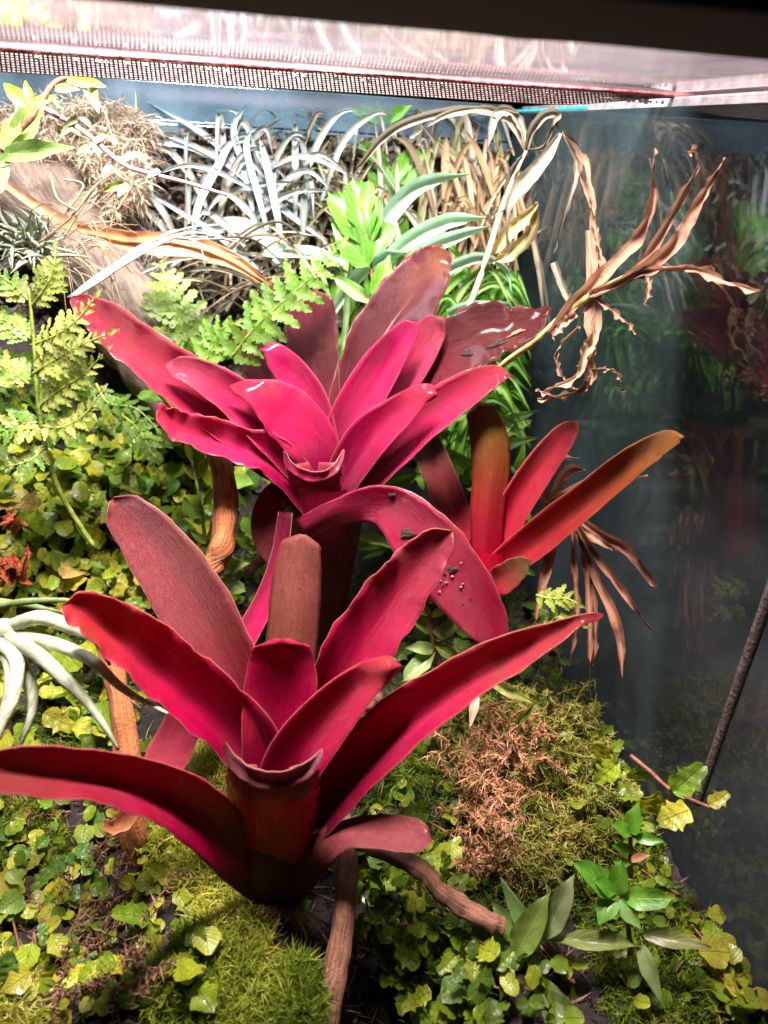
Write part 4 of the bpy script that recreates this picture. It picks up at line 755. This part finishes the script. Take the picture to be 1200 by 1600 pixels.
for k, A in enumerate([
 [(490, 330, 44.5, 10), (400, 280, 44, 16), (320, 210, 43.4, 16), (230, 158, 43, 5)],
 [(500, 370, 44.5, 10), (420, 310, 44, 16), (330, 240, 43.4, 14), (188, 186, 43, 4)],
 [(480, 360, 44.5, 12), (390, 280, 44, 18), (300, 230, 43.4, 18), (205, 222, 43, 6)],
 [(415, 430, 43, 10), (330, 360, 43, 14), (280, 330, 43, 12), (230, 300, 43, 5)],
 [(395, 330, 44, 10), (380, 260, 43.6, 16), (365, 200, 43.2, 16), (386, 162, 43, 6)],
 [(418, 360, 43, 8), (402, 300, 43, 16), (385, 230, 43, 16), (395, 196, 43, 6)],
 [(440, 380, 43, 8), (432, 330, 43, 18), (415, 250, 43, 18), (405, 215, 43, 8)],
 [(300, 380, 43, 5), (310, 320, 43, 20), (340, 260, 43, 22), (370, 215, 43.4, 12), (440, 190, 44, 5)],
 [(540, 270, 43, 6), (500, 250, 43, 14), (460, 245, 43, 14), (420, 265, 43, 8)],
 [(250, 270, 43, 4), (290, 258, 43, 12), (340, 268, 43, 14), (420, 310, 43.4, 6)],
 [(300, 370, 44, 26), (360, 350, 44, 40), (410, 370, 44, 36), (450, 440, 44, 20)]]):
    blade(t, [(*q[:3], q[3]*.6) for q in A], M_pale, (1, 1, 1), 20, seed=k)
for k in range(26):
    x = rs.uniform(270, 520); y = rs.uniform(300, 400); dx = rs.uniform(-120, 120); H = rs.uniform(30, 160); c = rs.uniform(.45, 1)
    blade(t, [(x, y, 44.5, 5), (x+dx*.3, max(180, y-H*.6), 43.8, 11), (x+dx*.7, max(178, y-H), 43.3, 8), (x+dx*rs.uniform(.8, 1.5), max(170, y-H*rs.uniform(.2, 1.2)), 43, 3)], M_pale, (c, c*.97, c*.9), 16, seed=40+k)
tuft('grey straw hanging in thin strands in front of the substrate', 60, 420, 270, 90, 45, 45.8, (70, 170), (8, 13), M_hay, HP, angs=(40, 140))
t = thing('dead_leaf', P(200, 1270, 27), 'curled orange dead leaf tip hanging under the long front left leaf', 'dead leaf')
strap([(225, 1232, 26.6, 22, .3, .3, 0), (208, 1262, 26.4, 30, .3, .4, 0), (190, 1286, 26.2, 28, .4, .4, 0), (172, 1292, 26, 20, .4, .2, 0), (164, 1280, 26, 10, .2, 0, 0)], 'blade', M_tan, t, (1, .75, .5), 20, 7, .1, .8)
t = thing('grass', P(620, 420, 42), 'broad glossy pale green blades behind the notched upright leaf', 'grass clump')
for k, A in enumerate([
 [(560, 420, 42.5, 12), (600, 350, 42, 26), (640, 300, 41.6, 28), (680, 280, 41.6, 20), (735, 272, 41.6, 6)],
 [(585, 420, 42, 14), (640, 375, 41.6, 26), (700, 345, 41.4, 24), (760, 340, 41.6, 8)],
 [(600, 455, 41.4, 14), (660, 395, 41, 26), (710, 370, 41, 20), (770, 352, 41.4, 6)],
 [(540, 410, 43, 12), (490, 395, 42.6, 20), (430, 392, 42.4, 20), (410, 400, 42.4, 10)],
 [(650, 450, 42, 10), (700, 420, 42, 18), (750, 402, 42, 16), (790, 420, 42.4, 8), (800, 460, 42.4, 5)],
 [(700, 490, 42, 14), (730, 478, 42, 14), (780, 475, 42, 10), (800, 476, 42, 4)],
 [(510, 500, 41.6, 12), (560, 430, 41.6, 20), (600, 400, 41.6, 18), (640, 395, 42, 6)]]):
    blade(t, [q+(.5, .4) for q in A], mat_dry('x', (.55, .72, .62), (.45, .66, .45), (.25, .5, .12), .3, .4) if k == 0 else bpy.data.materials['x'], (1, 1, 1), 20, 'blade', k)
bpy.data.materials['x'].name = 'pale_green_blade'
t = thing('grass', P(740, 600, 43), 'dense tuft of arching green grass behind the ragged right leaf', 'grass clump')
for k in range(110):
    x0_ = rs.uniform(640, 760); y0_ = rs.uniform(560, 760); s = 1 if rs.rand() < .75 else -1; L = rs.uniform(70, 150); H = rs.uniform(80, 220)
    d = rs.uniform(42, 46); w = rs.uniform(8, 15)
    xe = min(x0_+s*L, 830); blade(t, [(x0_, y0_, d, w, .1, .2), (x0_+s*L*.2, y0_-H*.6, d, w, .1, .2), (x0_+(xe-x0_)*.65, y0_-H*.9, d-.4, w*.9, .1, .2), (xe, y0_-H*.55, d-.8, w*.3, .1, .1)], M_gblade, col_pick([(.14, .42, .03), (.22, .52, .05), (.30, .55, .14), (.08, .28, .02)]), 14, 'blade', k)
t = thing('grass', P(540, 560, 43), 'green grass blades showing between the upright magenta leaves', 'grass clump')
for k in range(46):
    x0_ = rs.uniform(480, 640); y0_ = rs.uniform(520, 700); dx = rs.uniform(-50, 70); H = rs.uniform(90, 190); d = rs.uniform(41.5, 45); w = rs.uniform(8, 17)
    blade(t, [(x0_, y0_, d, w), (x0_+dx*.4, y0_-H*.5, d, w), (x0_+dx, y0_-H, d-.4, w*.3)], M_gblade, col_pick([(.20, .46, .06), (.30, .52, .14), (.36, .52, .24)]), 12, 'blade', k)
t = thing('leafy_plant', P(700, 740, 41), 'low green leaves crowding behind the right bromeliad', 'plant')
for k in range(70):
    x = rs.uniform(560, 830); y = rs.uniform(640, 880); p = P(x, y, rs.uniform(38.5, 43)); place(LANCE[k % 2], 'leaf', t, p, rnd()+np.array([0, 0, .5]), TOCAM(p)+rnd(.4), rs.uniform(.014, .028), col_pick([(.10, .26, .03), (.16, .36, .03), (.24, .44, .08)]), 1.0)
t = thing('leafy_plant', P(380, 700, 41), 'small dark leaves filling the gap left of the middle bromeliad', 'plant')
for k in range(60):
    x = rs.uniform(200, 460); y = rs.uniform(540, 900); p = P(x, y, rs.uniform(39, 42.5)); place(OVAL[k % 2], 'leaf', t, p, rnd()+np.array([0, 0, -.3]), TOCAM(p)+rnd(.4), rs.uniform(.010, .018), col_pick([(.06, .20, .02), (.12, .28, .02), (.2, .36, .04)]), 1.3)
# long brown blade crossing
t = thing('dead_leaf', P(200, 360, 38), 'long twisted tan dead leaf crossing from the air plant to the fern', 'dead leaf')
blade(t, [(5, 285, 39, 12), (80, 335, 38.6, 18), (150, 362, 38.2, 22), (225, 380, 38, 34), (300, 385, 38, 34), (370, 410, 38.2, 26), (440, 465, 38.6, 12)], M_tan, (1, .95, .85), 40, 'blade', 2, .8)
blade(t, [(120, 355, 38, 10), (200, 370, 37.9, 16), (280, 372, 37.9, 18), (360, 400, 38, 14), (430, 450, 38.4, 8)], M_tan, (.9, .7, .5), 30, 'blade', 5, .8)
t = thing('dead_stalks', P(250, 400, 36.5), 'bundle of thin bleached stalks resting on the far left magenta leaf', 'dead stalks')
for k in range(9):
    o_ = rs.uniform(-6, 6, 8)
    tube('stalk', [P(105+rs.uniform(-5, 10), 465, 35.4), P(160+o_[0], 430+o_[1], 35.8), P(235+o_[2], 385+o_[3]*1.2, 36.2), P(290+o_[4]*3, 372+o_[5]*3, 36.5), P(345+o_[6]*6, 385+o_[7]*7, 36.8)], [.0005, .0006, .0006, .0005, .0002], M_pale, t, 5, 22, .1, k, (1, .95, .85))
for k, A in enumerate([[(60, 380, 35.6), (110, 340, 35.4), (150, 290, 35.2), (200, 258, 35)], [(200, 258, 35), (205, 290, 35), (182, 330, 35.2)], [(100, 370, 35.5), (130, 320, 35.4), (150, 290, 35.2)], [(78, 270, 35), (90, 310, 35), (120, 330, 35.2)], [(100, 280, 35), (130, 290, 35), (105, 330, 35.2)]]):
    tube('stalk', [P(*a) for a in A], [.0006]*len(A), M_hay, t, 5, 20, .1, k, (1, .8, .6))
t = thing('air_roots', P(170, 420, 37), 'fine wiry air roots around the spiky air plant', 'roots')
for k in range(44):
    x, y = rs.uniform(40, 160), rs.uniform(330, 430); a = rs.uniform(-.5, 1.4); L = rs.uniform(40, 110)
    tube('root', [P(x, y, 36.6), P(x+L*.5*math.cos(a), y+L*.5*math.sin(a)-14, 36.2), P(x+L*math.cos(a), y+L*math.sin(a)+rs.uniform(-5, 25), 36.6)], [.0003, .00025, .0001], M_hay, t, 4, 14, 0, k, (1, .85, .65))

# ------------------------------------------------------------------ dead stems at top right
t = thing('dead_leaf_cluster', P(930, 460, 30.5), 'rust brown dead leaf cluster with curled blades against the right glass', 'dead leaves')
W_ = [
 [(860, 520, 31.6, 14), (890, 480, 31, 26), (940, 430, 30.4, 32), (990, 380, 29.8, 30), (1016, 330, 29.2, 16), (1020, 270, 28.8, 12), (1022, 232, 28.6, 4)],
 [(920, 460, 30.4, 16), (990, 425, 29.6, 22), (1040, 355, 28.8, 22), (1068, 300, 28.2, 14), (1090, 262, 28, 10), (1086, 234, 28, 8), (1076, 240, 28, 4)],
 [(925, 460, 30.4, 16), (990, 430, 29.4, 26), (1050, 385, 28.4, 34), (1085, 330, 27.8, 28), (1110, 285, 27.3, 14), (1132, 246, 27, 4)],
 [(930, 460, 30.4, 14), (1000, 425, 29.4, 18), (1060, 420, 28.2, 14), (1110, 425, 27.2, 12), (1140, 470, 26.6, 8), (1158, 488, 26.4, 3)],
 [(940, 455, 30.2, 12), (1010, 425, 29.2, 16), (1080, 420, 27.6, 16), (1130, 440, 26.4, 16), (1188, 456, 25.4, 10)],
 [(880, 205, 32.5, 6), (905, 235, 32.2, 14), (922, 290, 31.8, 16), (928, 350, 31.4, 16), (928, 420, 31, 18), (915, 490, 31, 8)],
 [(918, 360, 31.2, 12), (925, 430, 31, 28), (920, 500, 30.8, 24), (925, 545, 30.8, 22), (905, 575, 30.8, 8)],
 [(935, 460, 30.6, 12), (930, 520, 30.6, 26), (915, 550, 30.4, 24), (900, 590, 30.4, 14), (850, 610, 30.6, 5)],
 [(900, 490, 31, 16), (880, 505, 31, 20), (862, 528, 31, 14)],
 [(925, 460, 30.6, 8), (950, 480, 30.2, 12), (980, 505, 29.8, 7), (994, 522, 29.6, 3)],
 [(1010, 430, 29, 8), (1014, 448, 28.8, 14), (1008, 478, 28.8, 5)],
 [(922, 560, 30.8, 16), (925, 590, 30.8, 18), (900, 612, 30.8, 10), (840, 625, 31.2, 4)],
 [(920, 580, 30.8, 14), (910, 608, 30.8, 10), (870, 620, 31, 6), (838, 608, 31.2, 3)],
 [(925, 577, 30.8, 5), (960, 580, 30.4, 6), (978, 612, 30.2, 5)],
 [(905, 510, 31, 8), (870, 550, 31, 6), (880, 590, 31, 7), (905, 612, 31, 4)],
 [(945, 430, 30.6, 18), (935, 380, 31, 10), (925, 330, 31.4, 8), (900, 240, 32, 4)]]
for k, A in enumerate(W_): blade(t, [(*q[:3], q[3]*.66, .3*math.sin(k*3+i_*1.7), .2) for i_, q in enumerate(A)], M_rust, (1.0, 1.15, 1.2) if k < 5 else (1.05, 1.35, 1.4), 34, 'leaf', k, 1.5, 7)
tube('stem', [P(700, 660, 38), P(780, 575, 34.5), P(835, 535, 32.4), P(850, 520, 32), P(890, 485, 31.4), (P(930, 458, 30.6)), P(985, 428, 29.6)], [.0012, .0013, .0013, .0013, .0017, .0015, .0009], mat_plain('dead_stem', (.50, .42, .16), .6, 0, 200, .4), t, 8)
t = thing('dead_leaf_cluster', P(820, 240, 38), 'bleached dead leaves drooping from a thin stalk below the mesh', 'dead leaves')
for k, A in enumerate([
 [(875, 208, 35, 8), (850, 250, 35, 20), (815, 290, 35.2, 24), (795, 325, 35.2, 10), (793, 395, 35.2, 6)],
 [(822, 235, 37, 6), (800, 190, 37, 16), (760, 172, 37.4, 14), (700, 178, 38, 10), (640, 215, 39, 6)],
 [(822, 235, 37, 6), (830, 205, 36.6, 12), (850, 180, 36.2, 16), (870, 178, 36, 14), (862, 200, 36, 8)],
 [(822, 232, 37, 6), (816, 200, 37, 12), (800, 175, 37, 14), (775, 180, 37, 16), (760, 240, 37, 4)],
 [(825, 235, 37, 4), (850, 228, 36.8, 6), (866, 190, 36.6, 6), (874, 206, 36, 6)],
 [(880, 205, 35, 5), (900, 250, 35, 8), (897, 290, 35, 8), (880, 340, 35, 6), (865, 395, 35.4, 4)],
 [(560, 260, 41, 6), (610, 205, 40, 14), (680, 178, 39, 14), (740, 170, 38, 10), (810, 178, 37, 6)],
 [(792, 305, 37.4, 10), (800, 270, 37, 12), (818, 240, 37, 5)],
 [(790, 250, 37.4, 5), (800, 290, 37.4, 10), (785, 320, 37.6, 10), (768, 340, 38, 5)],
 [(840, 318, 37, 5), (815, 345, 37.6, 20), (790, 370, 38, 20), (770, 400, 38.6, 12)],
 [(838, 315, 37, 5), (832, 360, 37.4, 18), (800, 395, 38, 20), (770, 410, 38.6, 12)],
 [(865, 410, 33, 12), (880, 450, 32.5, 12), (895, 475, 32, 16)]]):
    blade(t, [q+(.2, .3) for q in A], M_hay, (.62, .60, .56) if k not in (9, 10) else (.9, .8, .45), 22, 'leaf', k, .8, 7)
tube('stem', [P(726, 500, 39), P(755, 420, 38.6), P(790, 310, 37.6), P(822, 236, 37)], [.0017, .0016, .0014, .0007], mat_plain('pale_stalk', (.55, .50, .30), .5, 0, 90, .3), t, 8)
t = thing('dead_leaf_cluster', P(880, 790, 33), 'hanging cluster of thin brown dead strips beside the right bromeliad', 'dead leaves')
for k, A in enumerate([
 [(890, 800, 33, 8), (940, 835, 32.2, 14), (980, 860, 31.6, 16), (1020, 912, 31, 8), (1026, 918, 31, 3)],
 [(895, 810, 33, 6), (925, 860, 32.4, 10), (970, 920, 31.6, 11), (1018, 985, 31, 4)],
 [(900, 830, 33, 6), (930, 900, 32.4, 12), (965, 980, 31.8, 16), (974, 1065, 31.4, 4)],
 [(893, 810, 33, 6), (897, 880, 32.6, 9), (902, 960, 32.4, 8), (892, 1030, 32.2, 4)],
 [(905, 830, 33, 6), (917, 900, 32.6, 9), (922, 980, 32.2, 9), (922, 1062, 32, 3)],
 [(915, 860, 33, 5), (928, 930, 32.6, 8), (930, 1010, 32.4, 7), (922, 1040, 32.2, 3)],
 [(872, 810, 33.2, 12), (858, 870, 33, 18), (845, 930, 33, 12), (836, 970, 33, 6)],
 [(860, 780, 33.6, 10), (880, 745, 33.6, 18), (895, 732, 33.6, 14), (915, 735, 33.4, 6)],
 [(850, 790, 33.6, 10), (890, 770, 33.2, 18), (950, 745, 31.6, 16), (1012, 745, 30.4, 4)],
 [(860, 800, 33.6, 10), (850, 760, 33.8, 14), (865, 720, 34, 10), (905, 715, 33.8, 4)],
 [(860, 790, 33.6, 10), (830, 820, 34, 14), (820, 850, 34.2, 8)],
 [(880, 810, 33, 12), (915, 830, 32.6, 22), (950, 850, 32, 14), (962, 862, 32, 4)],
 [(850, 770, 34, 8), (815, 790, 34.4, 14), (800, 830, 34.6, 6)],
 [(862, 800, 33.4, 12), (868, 830, 33.4, 16), (858, 860, 33.4, 8)]]):
    blade(t, [(q[0], q[1], q[2]+(1.6 if k > 6 else 1.0), q[3], .2, .3) for q in A], M_rust if k < 7 else M_tan, (1, 1, 1), 22, 'leaf', k, .9, 7)

# ------------------------------------------------------------------ masses: moss, litter, tangled dry moss
def blades_mass(name, base, dirs, length, width, mat, label, segs=3, bend=.4, parent=None):
    n = len(base); dirs = dirs/np.linalg.norm(dirs, axis=1)[:, None]; side = np.cross(dirs, rs.normal(size=(n, 3))); side /= np.linalg.norm(side, axis=1)[:, None]
    bv = rs.normal(size=(n, 3))*bend; bv[:, 2] -= bend*.6; V = np.zeros((n, segs*2+1, 3)); 
    for s in range(segs):
        f = s/segs; c = base+dirs*(length*f)[:, None]+bv*(length*f*f)[:, None]; w = (width*(1-f*.5)*(.6+.8*f*(1-f)*2))[:, None]*.5
        V[:, 2*s] = c-side*w; V[:, 2*s+1] = c+side*w
    V[:, -1] = base+dirs*length[:, None]+bv*length[:, None]
    k = segs*2+1; o = (np.arange(n)*k)[:, None]; F = []
    quads = np.concatenate([o+np.array([[2*s, 2*s+1, 2*s+3, 2*s+2]]) for s in range(segs-1)]) if segs > 1 else np.zeros((0, 4), int)
    tris = o+np.array([[2*segs-2, 2*segs-1, 2*segs]])
    me = bpy.data.meshes.new(name); nv = n*k; me.vertices.add(nv); me.vertices.foreach_set('co', V.reshape(-1).astype(np.float32))
    li = np.concatenate([quads.ravel(), tris.ravel()]); me.loops.add(len(li)); me.loops.foreach_set('vertex_index', li.astype(np.int32))
    npoly = len(quads)+len(tris); me.polygons.add(npoly)
    ls = np.concatenate([np.arange(len(quads))*4, len(quads)*4+np.arange(len(tris))*3]); me.polygons.foreach_set('loop_start', ls.astype(np.int32))
    me.update(calc_edges=True); me.validate(); me.materials.append(mat)
    ob = bpy.data.objects.new(name, me); C.objects.link(ob); tag(ob, label, name.replace('_', ' '), kind='stuff'); return ob
def moss(label, poly, nsh, per, L, mat, spread=.7, mound=0.0, w=.0007, name='moss', lift=0.0):
    pts = sample(poly, nsh); xs = np.array([p[0] for p in pts]); ys = np.array([p[1] for p in pts]); cx, cy = xs.mean(), ys.mean(); rx, ry = max(1, np.ptp(xs)/2), max(1, np.ptp(ys)/2)
    B = []; D = []; Ls = []
    for x, y in pts:
        g_ = G(x, y); h = mound*max(0, 1-((x-cx)/rx)**2-((y-cy)/ry)**2)**.5; g_ = g_+np.array([0, 0, h+lift]); ax = np.array([(x-cx)/rx*.5, -(y-cy)/ry*.6, 1.0])+rnd(.25)
        if g_[0] > XW-.004: continue
        k = per; q = rs.rand(k, 1); B.append(g_+ax*q*L*.9); D.append(ax*.8+rs.normal(size=(k, 3))*spread); Ls.append(L*rs.uniform(.4, 1.0, k))
    B = np.vstack(B); D = np.vstack(D); Ls = np.concatenate(Ls)
    return blades_mass(name, B, D, Ls, np.full(len(B), w), mat, label, 2)
M_m1 = mat_island('moss_green', [(.025, .06, .004), (.10, .17, .010), (.22, .29, .02), (.42, .44, .07)], .55, .4)
M_m2 = mat_island('moss_yellow', [(.16, .20, .01), (.34, .38, .03), (.52, .50, .09), (.65, .60, .20)], .55, .4)
M_m3 = mat_island('moss_dark', [(.02, .06, .004), (.06, .14, .008), (.14, .22, .015), (.22, .26, .03)], .6, .35)
moss('shaggy bright green moss mound at the bottom centre left', [(255, 1530), (300, 1470), (330, 1500), (380, 1485), (405, 1560), (395, 1600), (410, 1660), (245, 1660)], 1100, 20, .0062, M_m1, .75, .001)
moss('bright moss patch between soil and the front bromeliad roots', [(330, 1430), (400, 1440), (430, 1500), (380, 1500), (300, 1480)], 260, 18, .0055, M_m2, .8, .001)
moss('small rounded moss tuft beside the bottom of the stick', [(445, 1560), (475, 1545), (495, 1600), (490, 1660), (440, 1660)], 300, 20, .0060, M_m1, .5, .005, lift=.010)
moss('yellow feathery moss behind the front bromeliad base', [(215, 1180), (350, 1160), (400, 1340), (400, 1420), (300, 1420), (230, 1330)], 1100, 18, .0065, M_m2, .7, .006)
moss('star shaped moss tuft right of the front bromeliad', [(585, 1170), (640, 1165), (650, 1230), (590, 1240)], 60, 26, .009, M_m1, 1.0, .006, .0006)
moss('deep green moss covering the slope at the lower right', [(830, 1120), (960, 1110), (1010, 1220), (1040, 1380), (1150, 1500), (1200, 1640), (960, 1640), (900, 1430)], 3000, 12, .0040, M_m1, .9, .0)
moss('dark moss around the tangled strands', [(560, 1100), (830, 1080), (900, 1430), (800, 1450), (560, 1350)], 1500, 10, .0045, M_m3, 1.0)
moss('fine moss patches on the dark soil at lower left', [(-20, 1240), (60, 1250), (110, 1330), (60, 1370), (130, 1390), (20, 1350), (-20, 1350)], 500, 16, .0042, M_m1, .8)
moss('moss under the long front left leaf', [(60, 1100), (160, 1060), (180, 1180), (60, 1200)], 320, 12, .0045, M_m3, .8)
moss('golden moss fringe in the bottom left corner', [(-20, 1530), (60, 1530), (50, 1640), (-20, 1640)], 280, 16, .007, M_m2, .6, .004)
moss('short moss on the slope beneath the creeping figs', [(-20, 560), (300, 600), (440, 980), (400, 1100), (-20, 1150)], 1800, 9, .005, M_m3, 1.0)
moss('dim moss on the ground behind the middle bromeliad', [(440, 900), (900, 900), (960, 1110), (560, 1110)], 1000, 9, .005, M_m3, 1.0)
# litter
pts = sample([(-20, 1220), (1180, 1220), (1200, 1640), (-20, 1640)], 5200); B = np.array([G(*p)+np.array([0, 0, .001]) for p in pts]); B = B[B[:, 0] < XW-.004]
blades_mass('leaf_litter', B, rs.normal(size=(len(B), 3))*np.array([1, 1, .25]), rs.uniform(.003, .012, len(B)), rs.uniform(.0003, .0012, len(B)), mat_island('litter', [(.012, .008, .005), (.05, .025, .012), (.14, .07, .04), (.30, .17, .09)], .7, .0), 'dark crumbs and stalks of litter on the soil', 3, .3)
# soil crumbs
V = []; F = []
for p in sample([(-20, 1180), (1150, 1200), (1200, 1640), (-20, 1640)], 9000):
    c = G(*p); r = rs.uniform(.0005, .0019); b0 = len(V)
    if c[0] > XW-.004: continue
    D = rs.normal(size=(5, 3)); D /= np.linalg.norm(D, axis=1)[:, None]
    for q in range(5): V.append(c+D[q]*r)
    F += [(b0, b0+1, b0+2), (b0, b0+2, b0+3), (b0, b0+3, b0+1), (b0+4, b0+1, b0+2), (b0+4, b0+3, b0+2)]
tag(mesh_obj('soil_crumbs', V, F, mat_island('crumb', [(.008, .006, .004), (.03, .02, .013), (.09, .06, .04)], .6, 0.0), smooth=False), 'dark soil crumbs scattered over the ground', 'soil crumbs', kind='stuff')
# pale sphagnum clump at top left
pts = sample([(-10, 170), (60, 150), (180, 160), (238, 190), (236, 250), (225, 310), (180, 340), (120, 250), (20, 235)], 900)
B = np.array([P(x, y, 42.5+rs.uniform(-1.4, 1.6)) for x, y in pts]); B = np.repeat(B, 16, axis=0)+rs.normal(size=(len(pts)*16, 3))*.0016
blades_mass('dried_moss', B, rs.normal(size=(len(B), 3))+np.array([.1, -.4, -.35]), rs.uniform(.003, .009, len(B)), rs.uniform(.0005, .0012, len(B)), mat_island('pale_moss', [(.16, .10, .06), (.34, .26, .18), (.50, .42, .31), (.60, .54, .44)], .7, .3), 'pale cream dried moss clump on top of the driftwood', 3, .5)
pts = sample([(180, 320), (240, 330), (260, 440), (230, 520), (180, 430)], 160)
B = np.repeat(np.array([P(x, y, 44+rs.uniform(-1, 1)) for x, y in pts]), 12, axis=0)+rs.normal(size=(len(pts)*12, 3))*.002
blades_mass('dried_moss', B, rs.normal(size=(len(B), 3))+np.array([.2, -.3, -.6]), rs.uniform(.003, .008, len(B)), rs.uniform(.0005, .001, len(B)), mat_island('grey_moss', [(.06, .05, .04), (.20, .17, .14), (.40, .36, .32)], .7, .2), 'grey dried moss hanging beside the driftwood trunk', 3, .5)
o = tube('moss_core', [P(-10, 200, 45.5), P(80, 200, 45), P(160, 215, 45), P(205, 260, 45)], [.015, .016, .017, .012], M_drift, None, 14, 20, .2, 3); tag(o, 'broken driftwood top buried in the cream moss clump', 'driftwood')
# tangled strands: twisted ribbons
def tangle(label, poly, n, Lr, w, mat, lift):
    V = []; F = []; UV = []; HB = []
    for x, y in sample(poly, n):
        c = G(x, y)+np.array([0, 0, rs.uniform(*lift)]); a = rs.uniform(0, 6.28); L = rs.uniform(*Lr); q = [c]; d_ = np.array([math.cos(a), math.sin(a)*.6, rs.uniform(-.2, .7)])
        for k in range(4): d_ = d_+rnd(.55)+np.array([0, 0, -.28]); d_ /= np.linalg.norm(d_); q.append(q[-1]+d_*L/4)
        v, f, u = tube_geo(q, [w*.5, w, w*.9, w*.7, w*.3], 5, 16, .55, rs.randint(9999)); o = len(V)
        V += v; F += [tuple(i+o for i in z) for z in f]; UV += u; HB += list(cr(q, 12))
    hb = np.array(HB); m_ = np.repeat(hb, 7, axis=0); hd = rs.normal(size=m_.shape)+np.array([0, -.2, .3]); ww = np.full(len(m_), .0007)
    blades_mass('dry_moss', m_+rs.normal(size=m_.shape)*.0004, hd, rs.uniform(.0015, .0042, len(m_)), ww, mat, label.replace('strands', 'leaflets'), 2)
    return tag(mesh_obj('dry_moss_tangle', V, F, mat, None, UV), label, 'dry moss', kind='stuff')
tangle('rust and tan tangle of dried moss strands right of the front bromeliad', [(720, 1190), (780, 1165), (840, 1195), (850, 1250), (800, 1270), (790, 1330), (760, 1400), (730, 1390), (735, 1300), (690, 1230)], 130, (.010, .026), .0006, mat_island('rusty', [(.10, .03, .015), (.24, .16, .03), (.52, .23, .13), (.66, .38, .24), (.26, .26, .04)], .6, .2), (.002, .028))
tangle('olive brown moss strands sloping down toward the glass', [(680, 1100), (850, 1100), (960, 1200), (940, 1330), (820, 1420), (680, 1200)], 480, (.010, .024), .0005, mat_island('olive', [(.06, .08, .01), (.16, .18, .02), (.30, .28, .05), (.34, .18, .09)], .6, .2), (.001, .014))
tangle('dark fine roots over the soil at the lower left', [(80, 1240), (230, 1240), (260, 1560), (90, 1600)], 90, (.012, .03), .00028, mat_island('fine_root', [(.04, .02, .012), (.16, .08, .04), (.3, .17, .09)], .6, 0), (.001, .008))
